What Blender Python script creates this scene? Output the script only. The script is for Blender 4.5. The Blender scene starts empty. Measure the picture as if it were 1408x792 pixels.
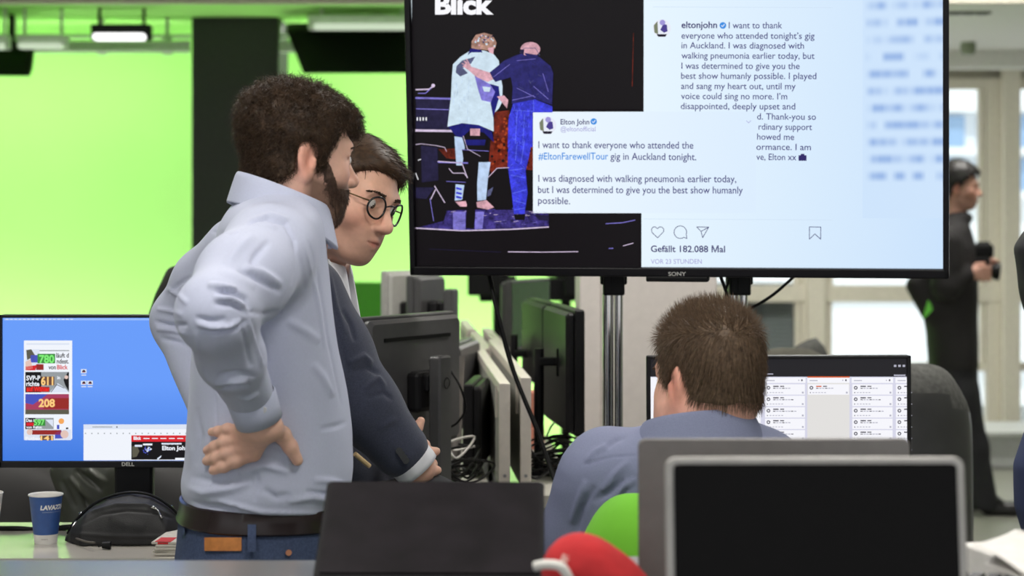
import bpy, bmesh, math, random
import numpy as np
from mathutils import Vector, Matrix

random.seed(7)
RNG = np.random.RandomState(11)
SC = bpy.context.scene
COL = SC.collection

# ------------------------------------------------------------------ camera, world, lights
F = 2740.0            # focal length in pixels of a 1408 px wide frame
CH = 1.55             # camera height
HZ = 300.0            # pixel row of the horizon

cam_d = bpy.data.cameras.new('camera')
cam_d.sensor_width = 36.0
cam_d.lens = F / 1408.0 * 36.0
cam_d.shift_y = -(396.0 - HZ) / 1408.0
cam_d.clip_end = 200
cam_d.dof.use_dof = True
cam_d.dof.focus_distance = 3.65
cam_d.dof.aperture_fstop = 4.6
cam = bpy.data.objects.new('camera', cam_d)
cam.location = (0, 0, CH)
cam.rotation_euler = (math.pi / 2, 0, 0)
COL.objects.link(cam)
SC.camera = cam

world = bpy.data.worlds.new('daylight')
SC.world = world
world.use_nodes = True
bg = world.node_tree.nodes['Background']
bg.inputs['Color'].default_value = (0.93, 0.97, 1.0, 1)
bg.inputs['Strength'].default_value = 1.35

SC.view_settings.view_transform = 'Standard'
SC.view_settings.look = 'None'
SC.view_settings.exposure = 0.0
SC.view_settings.gamma = 1.0
SC.view_settings.use_curve_mapping = False

sun_d = bpy.data.lights.new('sun', 'SUN')
sun_d.energy = 2.2
sun_d.angle = 0.05
sun = bpy.data.objects.new('sun', sun_d)
sun.rotation_euler = (math.radians(35), 0, math.radians(8))
COL.objects.link(sun)

def area_light(name, loc, size, power, target=None, color=(1, 1, 1), parent=None):
    d = bpy.data.lights.new(name, 'AREA')
    d.shape = 'RECTANGLE'
    d.size, d.size_y = size
    d.energy = power
    d.color = color
    o = bpy.data.objects.new(name, d)
    o.location = loc
    if target is not None:
        o.rotation_euler = (Vector(target) - Vector(loc)).to_track_quat('-Z', 'Y').to_euler()
    COL.objects.link(o)
    if parent is not None:
        o.parent = parent
        o.location = Vector(loc) - parent.location
    return o

LAMPS = []   # unseen ceiling lamps: x, y, power; the last added to brighten the window frames
for x, y, p in [(-0.9, 2.2, 22), (0.6, 2.0, 22), (-1.1, 4.6, 25), (0.75, 4.7, 32), (-1.2, 7.4, 22), (1.0, 7.6, 22), (2.6, 10.2, 34), (1.75, 12.4, 45)]:
    LAMPS.append((x, y, p))
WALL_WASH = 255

# ------------------------------------------------------------------ pixel helpers
def P(px, py, D):
    return np.array([(px - 704.0) / F * D, D, CH - (py - HZ) / F * D])

def lin(c):
    out = []
    for v in c[:3]:
        v = v / 255.0
        out.append(v / 12.92 if v <= 0.04045 else ((v + 0.055) / 1.055) ** 2.4)
    return tuple(out) + (1.0,)

# ------------------------------------------------------------------ materials
MATS = {}
def mat(name, rgb, rough=0.5, metal=0.0, spec=0.5, var=0.06, vscale=40, bump=0.0, bscale=200, coat=0.0, attr=False, stretch=None, sheen=0.0, sss=0.0):
    if name in MATS:
        return MATS[name]
    m = bpy.data.materials.new(name)
    m.use_nodes = True
    nt = m.node_tree
    b = nt.nodes['Principled BSDF']
    c = lin(rgb)
    tc = nt.nodes.new('ShaderNodeTexCoord')
    n = nt.nodes.new('ShaderNodeTexNoise')
    n.inputs['Scale'].default_value = vscale
    n.inputs['Detail'].default_value = 3
    src = tc.outputs['Object']
    if stretch:
        mp = nt.nodes.new('ShaderNodeMapping')
        mp.inputs['Scale'].default_value = stretch
        nt.links.new(src, mp.inputs['Vector'])
        src = mp.outputs['Vector']
    nt.links.new(src, n.inputs['Vector'])
    mix = nt.nodes.new('ShaderNodeMix')
    mix.data_type = 'RGBA'
    mix.blend_type = 'MULTIPLY'
    mix.inputs['Factor'].default_value = 1.0
    ramp = nt.nodes.new('ShaderNodeMapRange')
    ramp.inputs['From Min'].default_value = 0.3
    ramp.inputs['From Max'].default_value = 0.7
    ramp.inputs['To Min'].default_value = 1 - var
    ramp.inputs['To Max'].default_value = 1 + var
    nt.links.new(n.outputs['Fac'], ramp.inputs['Value'])
    if attr:
        a = nt.nodes.new('ShaderNodeAttribute')
        a.attribute_name = 'Col'
        nt.links.new(a.outputs['Color'], mix.inputs[6])
    else:
        mix.inputs[6].default_value = c
    nt.links.new(ramp.outputs['Result'], mix.inputs[7])
    nt.links.new(mix.outputs[2], b.inputs['Base Color'])
    b.inputs['Roughness'].default_value = rough
    b.inputs['Metallic'].default_value = metal
    b.inputs['Specular IOR Level'].default_value = spec
    b.inputs['Coat Weight'].default_value = coat
    b.inputs['Sheen Weight'].default_value = sheen
    if sss:
        b.inputs['Subsurface Weight'].default_value = sss
        b.inputs['Subsurface Radius'].default_value = (0.01, 0.004, 0.002)
    if bump:
        n2 = nt.nodes.new('ShaderNodeTexNoise')
        n2.inputs['Scale'].default_value = bscale
        n2.inputs['Detail'].default_value = 2
        nt.links.new(src, n2.inputs['Vector'])
        bp = nt.nodes.new('ShaderNodeBump')
        bp.inputs['Strength'].default_value = bump
        bp.inputs['Distance'].default_value = 0.002
        nt.links.new(n2.outputs['Fac'], bp.inputs['Height'])
        nt.links.new(bp.outputs['Normal'], b.inputs['Normal'])
    MATS[name] = m
    return m

def glow(name, rgb, strength=1.0, rgb2=None, axis='x', lo=0, hi=1, grain=0.0):
    """a lit display or lamp surface; optional linear blend of the displayed colour along a local axis"""
    if name in MATS:
        return MATS[name]
    m = bpy.data.materials.new(name)
    m.use_nodes = True
    nt = m.node_tree
    b = nt.nodes['Principled BSDF']
    b.inputs['Base Color'].default_value = (0.004, 0.004, 0.004, 1)
    b.inputs['Roughness'].default_value = 0.4
    b.inputs['Specular IOR Level'].default_value = 0.15
    b.inputs['Emission Strength'].default_value = strength
    if rgb2 is None and grain:      # photographic grain and mottling of the displayed picture
        tc = nt.nodes.new('ShaderNodeTexCoord')
        nz = nt.nodes.new('ShaderNodeTexNoise')
        nz.inputs['Scale'].default_value = 70
        nz.inputs['Detail'].default_value = 6
        nz.inputs['Roughness'].default_value = 0.7
        nt.links.new(tc.outputs['Object'], nz.inputs['Vector'])
        mr = nt.nodes.new('ShaderNodeMapRange')
        mr.inputs['From Min'].default_value = 0.35
        mr.inputs['From Max'].default_value = 0.65
        mr.inputs['To Min'].default_value = 1 - grain
        mr.inputs['To Max'].default_value = 1 + grain
        nt.links.new(nz.outputs['Fac'], mr.inputs['Value'])
        vm = nt.nodes.new('ShaderNodeVectorMath')
        vm.operation = 'SCALE'
        vm.inputs[0].default_value = lin(rgb)[:3]
        nt.links.new(mr.outputs['Result'], vm.inputs['Scale'])
        nt.links.new(vm.outputs[0], b.inputs['Emission Color'])
    elif rgb2 is None:
        b.inputs['Emission Color'].default_value = lin(rgb)
    else:
        tc = nt.nodes.new('ShaderNodeTexCoord')
        sp = nt.nodes.new('ShaderNodeSeparateXYZ')
        nt.links.new(tc.outputs['Object'], sp.inputs[0])
        mr = nt.nodes.new('ShaderNodeMapRange')
        mr.inputs['From Min'].default_value = lo
        mr.inputs['From Max'].default_value = hi
        nt.links.new(sp.outputs['XYZ'.index(axis.upper())], mr.inputs['Value'])
        mix = nt.nodes.new('ShaderNodeMix')
        mix.data_type = 'RGBA'
        mix.inputs[6].default_value = lin(rgb)
        mix.inputs[7].default_value = lin(rgb2)
        nt.links.new(mr.outputs['Result'], mix.inputs['Factor'])
        nt.links.new(mix.outputs[2], b.inputs['Emission Color'])
    MATS[name] = m
    return m

# ------------------------------------------------------------------ objects
def tag(o, label=None, cat=None, group=None, kind=None):
    if label: o['label'] = label
    if cat: o['category'] = cat
    if group: o['group'] = group
    if kind: o['kind'] = kind
    return o

def thing(name, label, cat, loc=(0, 0, 0), rot=None, group=None):
    o = bpy.data.objects.new(name, None)
    o.empty_display_size = 0.1
    COL.objects.link(o)
    if rot is None:
        o.location = Vector([float(v) for v in loc])
    else:
        M4 = Matrix([[float(rot[i][j]) for j in range(3)] for i in range(3)]).to_4x4()
        o.matrix_world = Matrix.Translation(Vector([float(v) for v in loc])) @ M4
    tag(o, label, cat, group)
    return o

def link_mesh(name, me, mats, parent=None, smooth=False):
    for m in (mats if isinstance(mats, (list, tuple)) else [mats]):
        me.materials.append(m)
    if smooth:
        me.polygons.foreach_set('use_smooth', np.ones(len(me.polygons), bool))
    o = bpy.data.objects.new(name, me)
    COL.objects.link(o)
    if parent is not None:
        o.parent = parent
    return o

def zrot(deg):
    a = math.radians(deg)
    return np.array([[math.cos(a), -math.sin(a), 0], [math.sin(a), math.cos(a), 0], [0, 0, 1]])

def xrot(deg):
    a = math.radians(deg)
    return np.array([[1, 0, 0], [0, math.cos(a), -math.sin(a)], [0, math.sin(a), math.cos(a)]])

def yrot(deg):
    a = math.radians(deg)
    return np.array([[math.cos(a), 0, math.sin(a)], [0, 1, 0], [-math.sin(a), 0, math.cos(a)]])

class MB:
    """collects shapes and builds them as one mesh"""
    def __init__(self, off=(0, 0, 0)):
        self.v, self.f, self.m = [], [], []
        self.off = np.array(off, float)
    def add(self, verts, faces, mi=0):
        n = len(self.v)
        for p in verts:
            self.v.append(tuple(float(a) for a in (np.asarray(p, float) - self.off)))
        for f in faces:
            self.f.append(tuple(i + n for i in f))
            self.m.append(mi)
    def box(self, c, s, R=None, bev=0.0, mi=0, seg=2):
        bm = bmesh.new()
        bmesh.ops.create_cube(bm, size=1)
        for v in bm.verts:
            v.co = Vector((v.co.x * s[0], v.co.y * s[1], v.co.z * s[2]))
        if bev:
            bmesh.ops.bevel(bm, geom=list(bm.edges), offset=bev, segments=seg, affect='EDGES', profile=0.5)
        bm.verts.ensure_lookup_table()
        R = np.eye(3) if R is None else R
        vs = [np.asarray(c, float) + R @ np.array(v.co) for v in bm.verts]
        fs = [[v.index for v in f.verts] for f in bm.faces]
        bm.free()
        self.add(vs, fs, mi)
        return self
    def rbox(self, c, s, r, R=None, mi=0, seg=6, edge=0.0):
        """slab with corners rounded in its local x-z plane, thickness along y"""
        w, t, h = s[0] / 2, s[1] / 2, s[2] / 2
        pts = []
        for (cx, cz, a0) in ((w - r, h - r, 0), (-w + r, h - r, 90), (-w + r, -h + r, 180), (w - r, -h + r, 270)):
            for i in range(seg + 1):
                a = math.radians(a0 + 90 * i / seg)
                pts.append((cx + r * math.cos(a), cz + r * math.sin(a)))
        rings = [(-t, -edge), (-t + edge, 0), (t - edge, 0), (t, -edge)] if edge else [(-t, 0), (t, 0)]
        R = np.eye(3) if R is None else R
        vs, n = [], len(pts)
        for (y, sh) in rings:
            for (x, z) in pts:
                l = math.hypot(x, z)
                vs.append(np.asarray(c, float) + R @ np.array([x * (1 + sh / w), y, z * (1 + sh / h)]))
        fs = []
        for k in range(len(rings) - 1):
            for i in range(n):
                j = (i + 1) % n
                fs.append((k * n + i, k * n + j, (k + 1) * n + j, (k + 1) * n + i))
        fs.append(tuple(range(n)))
        fs.append(tuple(reversed([(len(rings) - 1) * n + i for i in range(n)])))
        self.add(vs, fs, mi)
        return self
    def tube(self, pts, r, n=8, mi=0, caps=True, smooth_n=0):
        pts = [np.asarray(p, float) for p in pts]
        if smooth_n:
            pts = spline(pts, smooth_n)
        rs = r if isinstance(r, (list, tuple)) else [r] * len(pts)
        if len(rs) != len(pts):
            rs = list(np.interp(np.linspace(0, 1, len(pts)), np.linspace(0, 1, len(rs)), rs))
        vs, fs = [], []
        up = np.array([0.13, 0.31, 0.94])
        for i, p in enumerate(pts):
            t = pts[min(i + 1, len(pts) - 1)] - pts[max(i - 1, 0)]
            t = t / (np.linalg.norm(t) + 1e-12)
            a = np.cross(t, up)
            if np.linalg.norm(a) < 1e-3:
                a = np.cross(t, [1, 0, 0])
            a /= np.linalg.norm(a)
            b = np.cross(t, a)
            for k in range(n):
                th = 2 * math.pi * k / n
                vs.append(p + rs[i] * (math.cos(th) * a + math.sin(th) * b))
        for i in range(len(pts) - 1):
            for k in range(n):
                j = (k + 1) % n
                fs.append((i * n + k, i * n + j, (i + 1) * n + j, (i + 1) * n + k))
        if caps:
            fs.append(tuple(reversed(range(n))))
            fs.append(tuple((len(pts) - 1) * n + k for k in range(n)))
        self.add(vs, fs, mi)
        return self
    def lathe(self, prof, c=(0, 0, 0), n=40, R=None, mi=0):
        R = np.eye(3) if R is None else R
        vs, fs = [], []
        for (r, z) in prof:
            for k in range(n):
                a = 2 * math.pi * k / n
                vs.append(np.asarray(c, float) + R @ np.array([r * math.cos(a), r * math.sin(a), z]))
        for i in range(len(prof) - 1):
            for k in range(n):
                j = (k + 1) % n
                fs.append((i * n + k, i * n + j, (i + 1) * n + j, (i + 1) * n + k))
        self.add(vs, fs, mi if isinstance(mi, int) else 0)
        if not isinstance(mi, int):
            for i in range(len(prof) - 1):
                for k in range(n):
                    self.m[len(self.m) - len(fs) + i * n + k] = mi[i]
        return self
    def prism(self, poly, fn, d0, d1, mi=0):
        """polygon given in 2D, fn(u, v, d) -> point, extruded from d0 to d1"""
        n = len(poly)
        vs = [fn(u, v, d0) for u, v in poly] + [fn(u, v, d1) for u, v in poly]
        fs = [tuple(range(n)), tuple(reversed(range(n, 2 * n)))]
        for i in range(n):
            j = (i + 1) % n
            fs.append((i, i + n, j + n, j))
        self.add(vs, fs, mi)
        return self
    def build(self, name, mats, parent=None, smooth=False, auto=None):
        me = bpy.data.meshes.new(name)
        me.from_pydata(self.v, [], self.f)
        me.polygons.foreach_set('material_index', self.m)
        bm = bmesh.new(); bm.from_mesh(me)
        bmesh.ops.recalc_face_normals(bm, faces=bm.faces)
        bm.to_mesh(me); bm.free()
        o = link_mesh(name, me, mats, parent, smooth)
        if smooth and auto:
            me.set_sharp_from_angle(angle=math.radians(auto))
        return o

def spline(pts, n):
    pts = [np.asarray(p, float) for p in pts]
    out = []
    for i in range(len(pts) - 1):
        p0, p1, p2, p3 = pts[max(i - 1, 0)], pts[i], pts[i + 1], pts[min(i + 2, len(pts) - 1)]
        for k in range(n):
            t = k / n
            out.append(0.5 * (2 * p1 + (p2 - p0) * t + (2 * p0 - 5 * p1 + 4 * p2 - p3) * t * t + (3 * p1 - p0 - 3 * p2 + p3) * t ** 3))
    out.append(pts[-1])
    return out

# ------------------------------------------------------------------ implicit surfaces (bodies and clothes grown as one skin)
class Prim:
    def __init__(self, fn, c, r, op='u', k=0.02):
        self.fn, self.c, self.r, self.op, self.k = fn, np.asarray(c, float), float(r), op, k

def cap(a, b, ra, rb=None, op='u', k=0.02):
    a, b = np.asarray(a, float), np.asarray(b, float)
    rb = ra if rb is None else rb
    ba = b - a
    L = float(ba @ ba) + 1e-12
    def fn(p):
        h = np.clip(((p - a) @ ba) / L, 0, 1)
        return np.linalg.norm(p - a - h[:, None] * ba, axis=1) - (ra + (rb - ra) * h)
    return Prim(fn, (a + b) / 2, math.sqrt(L) / 2 + max(ra, rb), op, k)

def chain(pts, rs, k=0.02, op='u'):
    return [cap(pts[i], pts[i + 1], rs[i], rs[i + 1], op, k) for i in range(len(pts) - 1)]

def ell(c, r, R=None, op='u', k=0.02):
    c, r = np.asarray(c, float), np.asarray(r, float)
    R = np.eye(3) if R is None else np.asarray(R, float)
    def fn(p):
        q = (p - c) @ R
        k0 = np.linalg.norm(q / r, axis=1)
        k1 = np.linalg.norm(q / (r * r), axis=1) + 1e-9
        return k0 * (k0 - 1) / k1
    return Prim(fn, c, float(max(r)), op, k)

def loft(rows, yaw, op='u', k=0.02, expo=2.3):
    """rows: (z, cx, cy, half depth along facing, half width); elliptical sections stacked along z"""
    rows = sorted(rows)
    A = np.array(rows, float)
    cs, sn = math.cos(math.radians(yaw)), math.sin(math.radians(yaw))
    z0, z1 = A[0, 0], A[-1, 0]
    zz = np.linspace(z0, z1, 90)
    T = []
    for j in range(1, 5):
        y = np.interp(zz, A[:, 0], A[:, j])
        kern = np.array([1, 2, 3, 2, 1]) / 9.0
        yp = np.concatenate([[y[0]] * 2, y, [y[-1]] * 2])
        T.append(np.convolve(yp, kern, 'valid'))
    def fn(p):
        z = p[:, 2]
        cx, cy, a, b = [np.interp(z, zz, t) for t in T]
        dx, dy = p[:, 0] - cx, p[:, 1] - cy
        u, v = dx * cs + dy * sn, -dx * sn + dy * cs
        q = (np.abs(u / a) ** expo + np.abs(v / b) ** expo) ** (1 / expo)
        d = (q - 1) * np.minimum(a, b) * 0.9
        return np.maximum(d, np.maximum(z - z1, z0 - z))
    c = A[:, 1:3].mean(0)
    rad = math.hypot((z1 - z0) / 2, max(A[:, 3].max(), A[:, 4].max()) + np.abs(A[:, 1:3] - c).max())
    return Prim(fn, (c[0], c[1], (z0 + z1) / 2), rad * 1.05, op, k)

def evalp(prims, p, disp=None):
    d = np.full(len(p), 10.0)
    for q in prims:
        v = q.fn(p)
        if q.op == 'u':
            h = np.clip(0.5 + 0.5 * (v - d) / q.k, 0, 1)
            d = v * (1 - h) + d * h - q.k * h * (1 - h)
        else:
            w = -v if q.op == 's' else v
            h = np.clip(0.5 - 0.5 * (w - d) / q.k, 0, 1)
            d = w * (1 - h) + d * h + q.k * h * (1 - h)
    if disp is not None:
        d = d + disp(p)
    return d

def raymarch(prims, px, py, t0=2.0, t1=14.0, disp=None):
    d = np.array([(px - 704.0) / F, 1.0, -(py - HZ) / F])
    c = np.array([0, 0, CH])
    t = t0
    for _ in range(200):
        v = float(evalp(prims, (c + d * t)[None, :], disp)[0])
        if v < 2e-4:
            return t
        t += max(v, 2e-4) * 0.7
        if t > t1:
            return None
    return t

CORN = [(i, j, k) for i in (0, 1) for j in (0, 1) for k in (0, 1)]
def surface_nets(V, lo, h):
    s = V < 0
    cnt = np.zeros(tuple(n - 1 for n in V.shape), np.int8)
    nx, ny, nz = cnt.shape
    for (i, j, k) in CORN:
        cnt += s[i:i + nx, j:j + ny, k:k + nz]
    act = (cnt > 0) & (cnt < 8)
    idx = np.argwhere(act)
    ids = np.full(cnt.shape, -1, np.int32)
    ids[act] = np.arange(len(idx))
    vals = [V[idx[:, 0] + c[0], idx[:, 1] + c[1], idx[:, 2] + c[2]] for c in CORN]
    acc = np.zeros((len(idx), 3)); n = np.zeros(len(idx))
    for a in range(8):
        for b in range(a + 1, 8):
            ca, cb = np.array(CORN[a]), np.array(CORN[b])
            if np.abs(ca - cb).sum() != 1:
                continue
            m = (vals[a] < 0) != (vals[b] < 0)
            t = vals[a][m] / (vals[a][m] - vals[b][m])
            acc[m] += ca + t[:, None] * (cb - ca)
            n[m] += 1
    verts = lo + h * (idx + acc / n[:, None])
    quads = []
    for ax in range(3):
        sl0 = [slice(None)] * 3; sl1 = [slice(None)] * 3
        sl0[ax] = slice(0, -1); sl1[ax] = slice(1, None)
        a, b = s[tuple(sl0)], s[tuple(sl1)]
        e = np.argwhere(a != b)
        o1, o2 = (ax + 1) % 3, (ax + 2) % 3
        ok = (e[:, o1] > 0) & (e[:, o2] > 0) & (e[:, o1] < V.shape[o1] - 1) & (e[:, o2] < V.shape[o2] - 1)
        e = e[ok]
        fl = a[e[:, 0], e[:, 1], e[:, 2]]
        q = []
        for (d1, d2) in ((-1, -1), (0, -1), (0, 0), (-1, 0)):
            c = e.copy(); c[:, o1] += d1; c[:, o2] += d2
            q.append(ids[c[:, 0], c[:, 1], c[:, 2]])
        q = np.stack(q, 1)
        q[~fl] = q[~fl][:, ::-1]
        quads.append(q)
    return verts, np.concatenate(quads)

def grow(prims, h, disp=None, pad=0.012, zmin=None):
    lo = np.min([q.c - q.r for q in prims if q.op == 'u'], 0) - pad
    hi = np.max([q.c + q.r for q in prims if q.op == 'u'], 0) + pad
    if zmin is not None:
        lo[2] = zmin
    B = 12
    nb = np.ceil((hi - lo) / (h * B)).astype(int) + 1
    R = B * h * math.sqrt(3) / 2
    g = np.stack(np.meshgrid(*[np.arange(n) for n in nb], indexing='ij'), -1).reshape(-1, 3)
    cen = lo + (g + 0.5) * B * h
    dc = evalp(prims, cen)
    act = np.abs(dc) < R * 1.6 + 0.012
    V = np.full(tuple(nb * B), 1.0, np.float32)
    neg = dc < 0
    for gi in g[(~act) & neg]:
        a = gi * B
        V[a[0]:a[0] + B, a[1]:a[1] + B, a[2]:a[2] + B] = -1.0
    loc = np.stack(np.meshgrid(*[np.arange(B)] * 3, indexing='ij'), -1).reshape(-1, 3)
    for gi, ce in zip(g[act], cen[act]):
        sub = [q for q in prims if np.linalg.norm(q.c - ce) < q.r + R + q.k + 0.03 or q.op == 'i']
        p = lo + (gi * B + loc) * h
        a = gi * B
        if not any(q.op == 'u' for q in sub):
            continue
        d = evalp(sub, p, disp)
        V[a[0]:a[0] + B, a[1]:a[1] + B, a[2]:a[2] + B] = d.reshape(B, B, B)
    return surface_nets(V, lo, h)

def np_mesh(name, verts, quads, mats, parent=None, off=(0, 0, 0), col=None, smooth=True, mi=None):
    me = bpy.data.meshes.new(name)
    verts = np.asarray(verts, np.float32) - np.asarray(off, np.float32)
    q = np.asarray(quads, np.int32)
    me.vertices.add(len(verts)); me.vertices.foreach_set('co', verts.ravel())
    me.loops.add(q.size); me.loops.foreach_set('vertex_index', q.ravel())
    me.polygons.add(len(q))
    me.polygons.foreach_set('loop_start', np.arange(0, q.size, q.shape[1], dtype=np.int32))
    me.update(calc_edges=True)
    if mi is not None:
        me.polygons.foreach_set('material_index', np.asarray(mi, np.int32))
    if col is not None:
        at = me.color_attributes.new('Col', 'FLOAT_COLOR', 'POINT')
        at.data.foreach_set('color', np.concatenate([col, np.ones((len(col), 1))], 1).astype(np.float32).ravel())
    me.validate()
    return link_mesh(name, me, mats, parent, smooth)

def vnormals(v, q):
    n = np.cross(v[q[:, 2]] - v[q[:, 0]], v[q[:, 3]] - v[q[:, 1]])
    out = np.zeros_like(v)
    for k in range(4):
        np.add.at(out, q[:, k], n)
    return out / (np.linalg.norm(out, axis=1)[:, None] + 1e-12)

def wob(p, f, seed, n=5):
    r = np.random.RandomState(seed)
    s = 0
    for _ in range(n):
        w = r.normal(size=3) * f
        s = s + np.sin(p @ w + r.uniform(0, 6.3))
    return s / n

def creases(items, ymax=99, base=None, gain=1.0):
    """cloth folds: (px polyline, width px, height m); each is a ridge (+) or a groove (-) pressed into the cloth"""
    segs = []
    for pts, w, amp in items:
        ln = [0.0]
        for i in range(len(pts) - 1):
            ln.append(ln[-1] + math.dist(pts[i], pts[i + 1]))
        for i in range(len(pts) - 1):
            segs.append((np.array(pts[i], float), np.array(pts[i + 1], float), w, amp, ln[i] / ln[-1], ln[i + 1] / ln[-1]))
    def fn(p):
        px = 704 + F * p[:, 0] / p[:, 1]
        py = HZ - F * (p[:, 2] - CH) / p[:, 1]
        q = np.stack([px, py], 1)
        best = {}
        out = np.zeros(len(p))
        lo, hi = q.min(0), q.max(0)
        for a, b, w, amp, s0, s1 in segs:
            m = 3 * w
            if max(a[0], b[0]) + m < lo[0] or min(a[0], b[0]) - m > hi[0] or max(a[1], b[1]) + m < lo[1] or min(a[1], b[1]) - m > hi[1]:
                continue
            ba = b - a
            h = np.clip(((q - a) @ ba) / (ba @ ba), 0, 1)
            dd = np.linalg.norm(q - a - h[:, None] * ba, axis=1)
            v = amp * np.exp(-(dd / w) ** 2) * np.sin(np.pi * np.clip(s0 + (s1 - s0) * h, 0.0, 1)) ** .5
            out = np.where(np.abs(v) > np.abs(out), v, out) if amp != 0 else out
        out[p[:, 1] > ymax] = 0
        return out * gain
    fn.base = base
    return fn

def cloth(prims, h, folds):
    """grow the garment, then raise and press its folds along the surface normals of the side the folds lie on"""
    v, q = grow(prims, h, folds.base)
    n = vnormals(v, q)
    d = v - np.array([0, 0, CH]); d /= np.linalg.norm(d, axis=1)[:, None]
    f = np.clip((-(n * d).sum(1) - .12) / .45, 0, 1)
    return v + n * (folds(v) * f)[:, None], q
# ------------------------------------------------------------------ flat displays and lettering
class Frame:
    """a display plane standing in the room: x to the right, y into the display, z up"""
    def __init__(self, BL, BR, tilt=0.0):
        self.O = np.asarray(BL, float)
        x = np.asarray(BR, float) - self.O
        self.w = np.linalg.norm(x)
        x /= self.w
        z = np.array([0, 0, 1.0]); z = z - (z @ x) * x; z /= np.linalg.norm(z)
        y = np.cross(z, x)
        t = math.radians(tilt)
        z2 = z * math.cos(t) - y * math.sin(t)
        y2 = y * math.cos(t) + z * math.sin(t)
        self.R = np.stack([x, y2, z2], 1)
    def uv(self, px, py):
        c = np.array([0, 0, CH]); d = np.array([(px - 704.0) / F, 1.0, -(py - HZ) / F])
        n = self.R[:, 1]
        t = ((self.O - c) @ n) / (d @ n)
        q = (c + t * d - self.O) @ self.R
        return q[0], q[2]

_TXT = {}
def glyphs(s, bold):
    key = (s, bold)
    if key not in _TXT:
        cu = bpy.data.curves.new('lettering', 'FONT')
        cu.body = s
        cu.offset = bold
        cu.resolution_u = 3
        ob = bpy.data.objects.new('lettering', cu)
        COL.objects.link(ob)
        dg = bpy.context.evaluated_depsgraph_get()
        dg.update()
        me = bpy.data.meshes.new_from_object(ob.evaluated_get(dg))
        vs = np.array([v.co[:] for v in me.vertices]) if len(me.vertices) else np.zeros((0, 3))
        fs = [tuple(p.vertices) for p in me.polygons]
        bpy.data.objects.remove(ob); bpy.data.curves.remove(cu); bpy.data.meshes.remove(me)
        _TXT[key] = (vs, fs)
    return _TXT[key]

def write(mb, fr, s, x0, x1, base, cap_h, bold=0.0, lay=1, mi=0, base1=None, clip=None):
    """letters s between pixel columns x0..x1 on baseline pixel row base, capitals cap_h pixels tall"""
    vs, fs = glyphs(s, bold)
    if not len(vs):
        return
    (u0, v0), (u1, v1) = fr.uv(x0, base), fr.uv(x1, base if base1 is None else base1)
    ut, vt = fr.uv(x0, base - cap_h)
    lx, hx = vs[:, 0].min(), vs[:, 0].max()
    sx = math.hypot(u1 - u0, v1 - v0) / (hx - lx)
    sy = math.hypot(ut - u0, vt - v0) / 0.70
    dx = np.array([u1 - u0, v1 - v0]); dx /= np.linalg.norm(dx)
    dy = np.array([-dx[1], dx[0]])
    q = np.array([u0, v0]) + ((vs[:, 0] - lx) * sx)[:, None] * dx + (vs[:, 1] * sy)[:, None] * dy
    if clip is not None:
        a, _ = fr.uv(clip[0], base); b, _ = fr.uv(clip[1], base)
        q[:, 0] = np.clip(q[:, 0], a, b)
    mb.add([(a, -LAY * lay, b) for a, b in q], fs, mi)

LAY = 0.0004
def flat(mb, fr, poly, lay=1, mi=0):
    mb.add([(lambda t: (t[0], -LAY * lay, t[1]))(fr.uv(x, y)) for x, y in poly], [tuple(range(len(poly)))], mi)

def rect(mb, fr, x0, y0, x1, y1, lay=1, mi=0):
    flat(mb, fr, [(x0, y0), (x1, y0), (x1, y1), (x0, y1)], lay, mi)

def line(mb, fr, pts, w, lay=1, mi=0):
    for (a, b) in zip(pts[:-1], pts[1:]):
        a, b = np.array(a, float), np.array(b, float)
        t = (b - a) / (np.linalg.norm(b - a) + 1e-9)
        n = np.array([-t[1], t[0]]) * w / 2
        e = t * w * 0.25
        flat(mb, fr, [tuple(a + n - e), tuple(b + n + e), tuple(b - n + e), tuple(a - n - e)], lay, mi)

def disc(mb, fr, cx, cy, r, lay=1, mi=0, n=24, ry=None):
    ry = r if ry is None else ry
    flat(mb, fr, [(cx + r * math.cos(2 * math.pi * i / n), cy + ry * math.sin(2 * math.pi * i / n)) for i in range(n)], lay, mi)

def S(name, mb, m, smooth=False):
    o = mb.build(name, m, None, smooth)
    o['kind'] = 'structure'
    return o

# ------------------------------------------------------------------ the room
m_floor = mat('floor_vinyl', (150, 150, 140), 0.35, vscale=3)
m_white = mat('wall_paint', (214, 212, 206), 0.6)
m_ceil = mat('ceiling_paint', (222, 222, 216), 0.7)
m_green = mat('studio_green_paint', (178, 240, 134), 0.75, spec=0.1, var=0.02, vscale=1.2)
m_greenc = mat('studio_ceiling_green', (168, 228, 126), 0.6, spec=0.2, var=0.04, vscale=1.5)  # ceiling green with the wall's green reflection put into the colour
m_dkgreen = mat('studio_green_panel', (78, 170, 40), 0.6)
m_pillar = mat('black_pillar_paint', (70, 68, 70), 0.6, spec=.12, bump=0.15, bscale=90)
m_frame = mat('window_frame_paint', (232, 226, 210), 0.45)
m_beam = mat('beam_paint', (196, 190, 174), 0.55)

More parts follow.
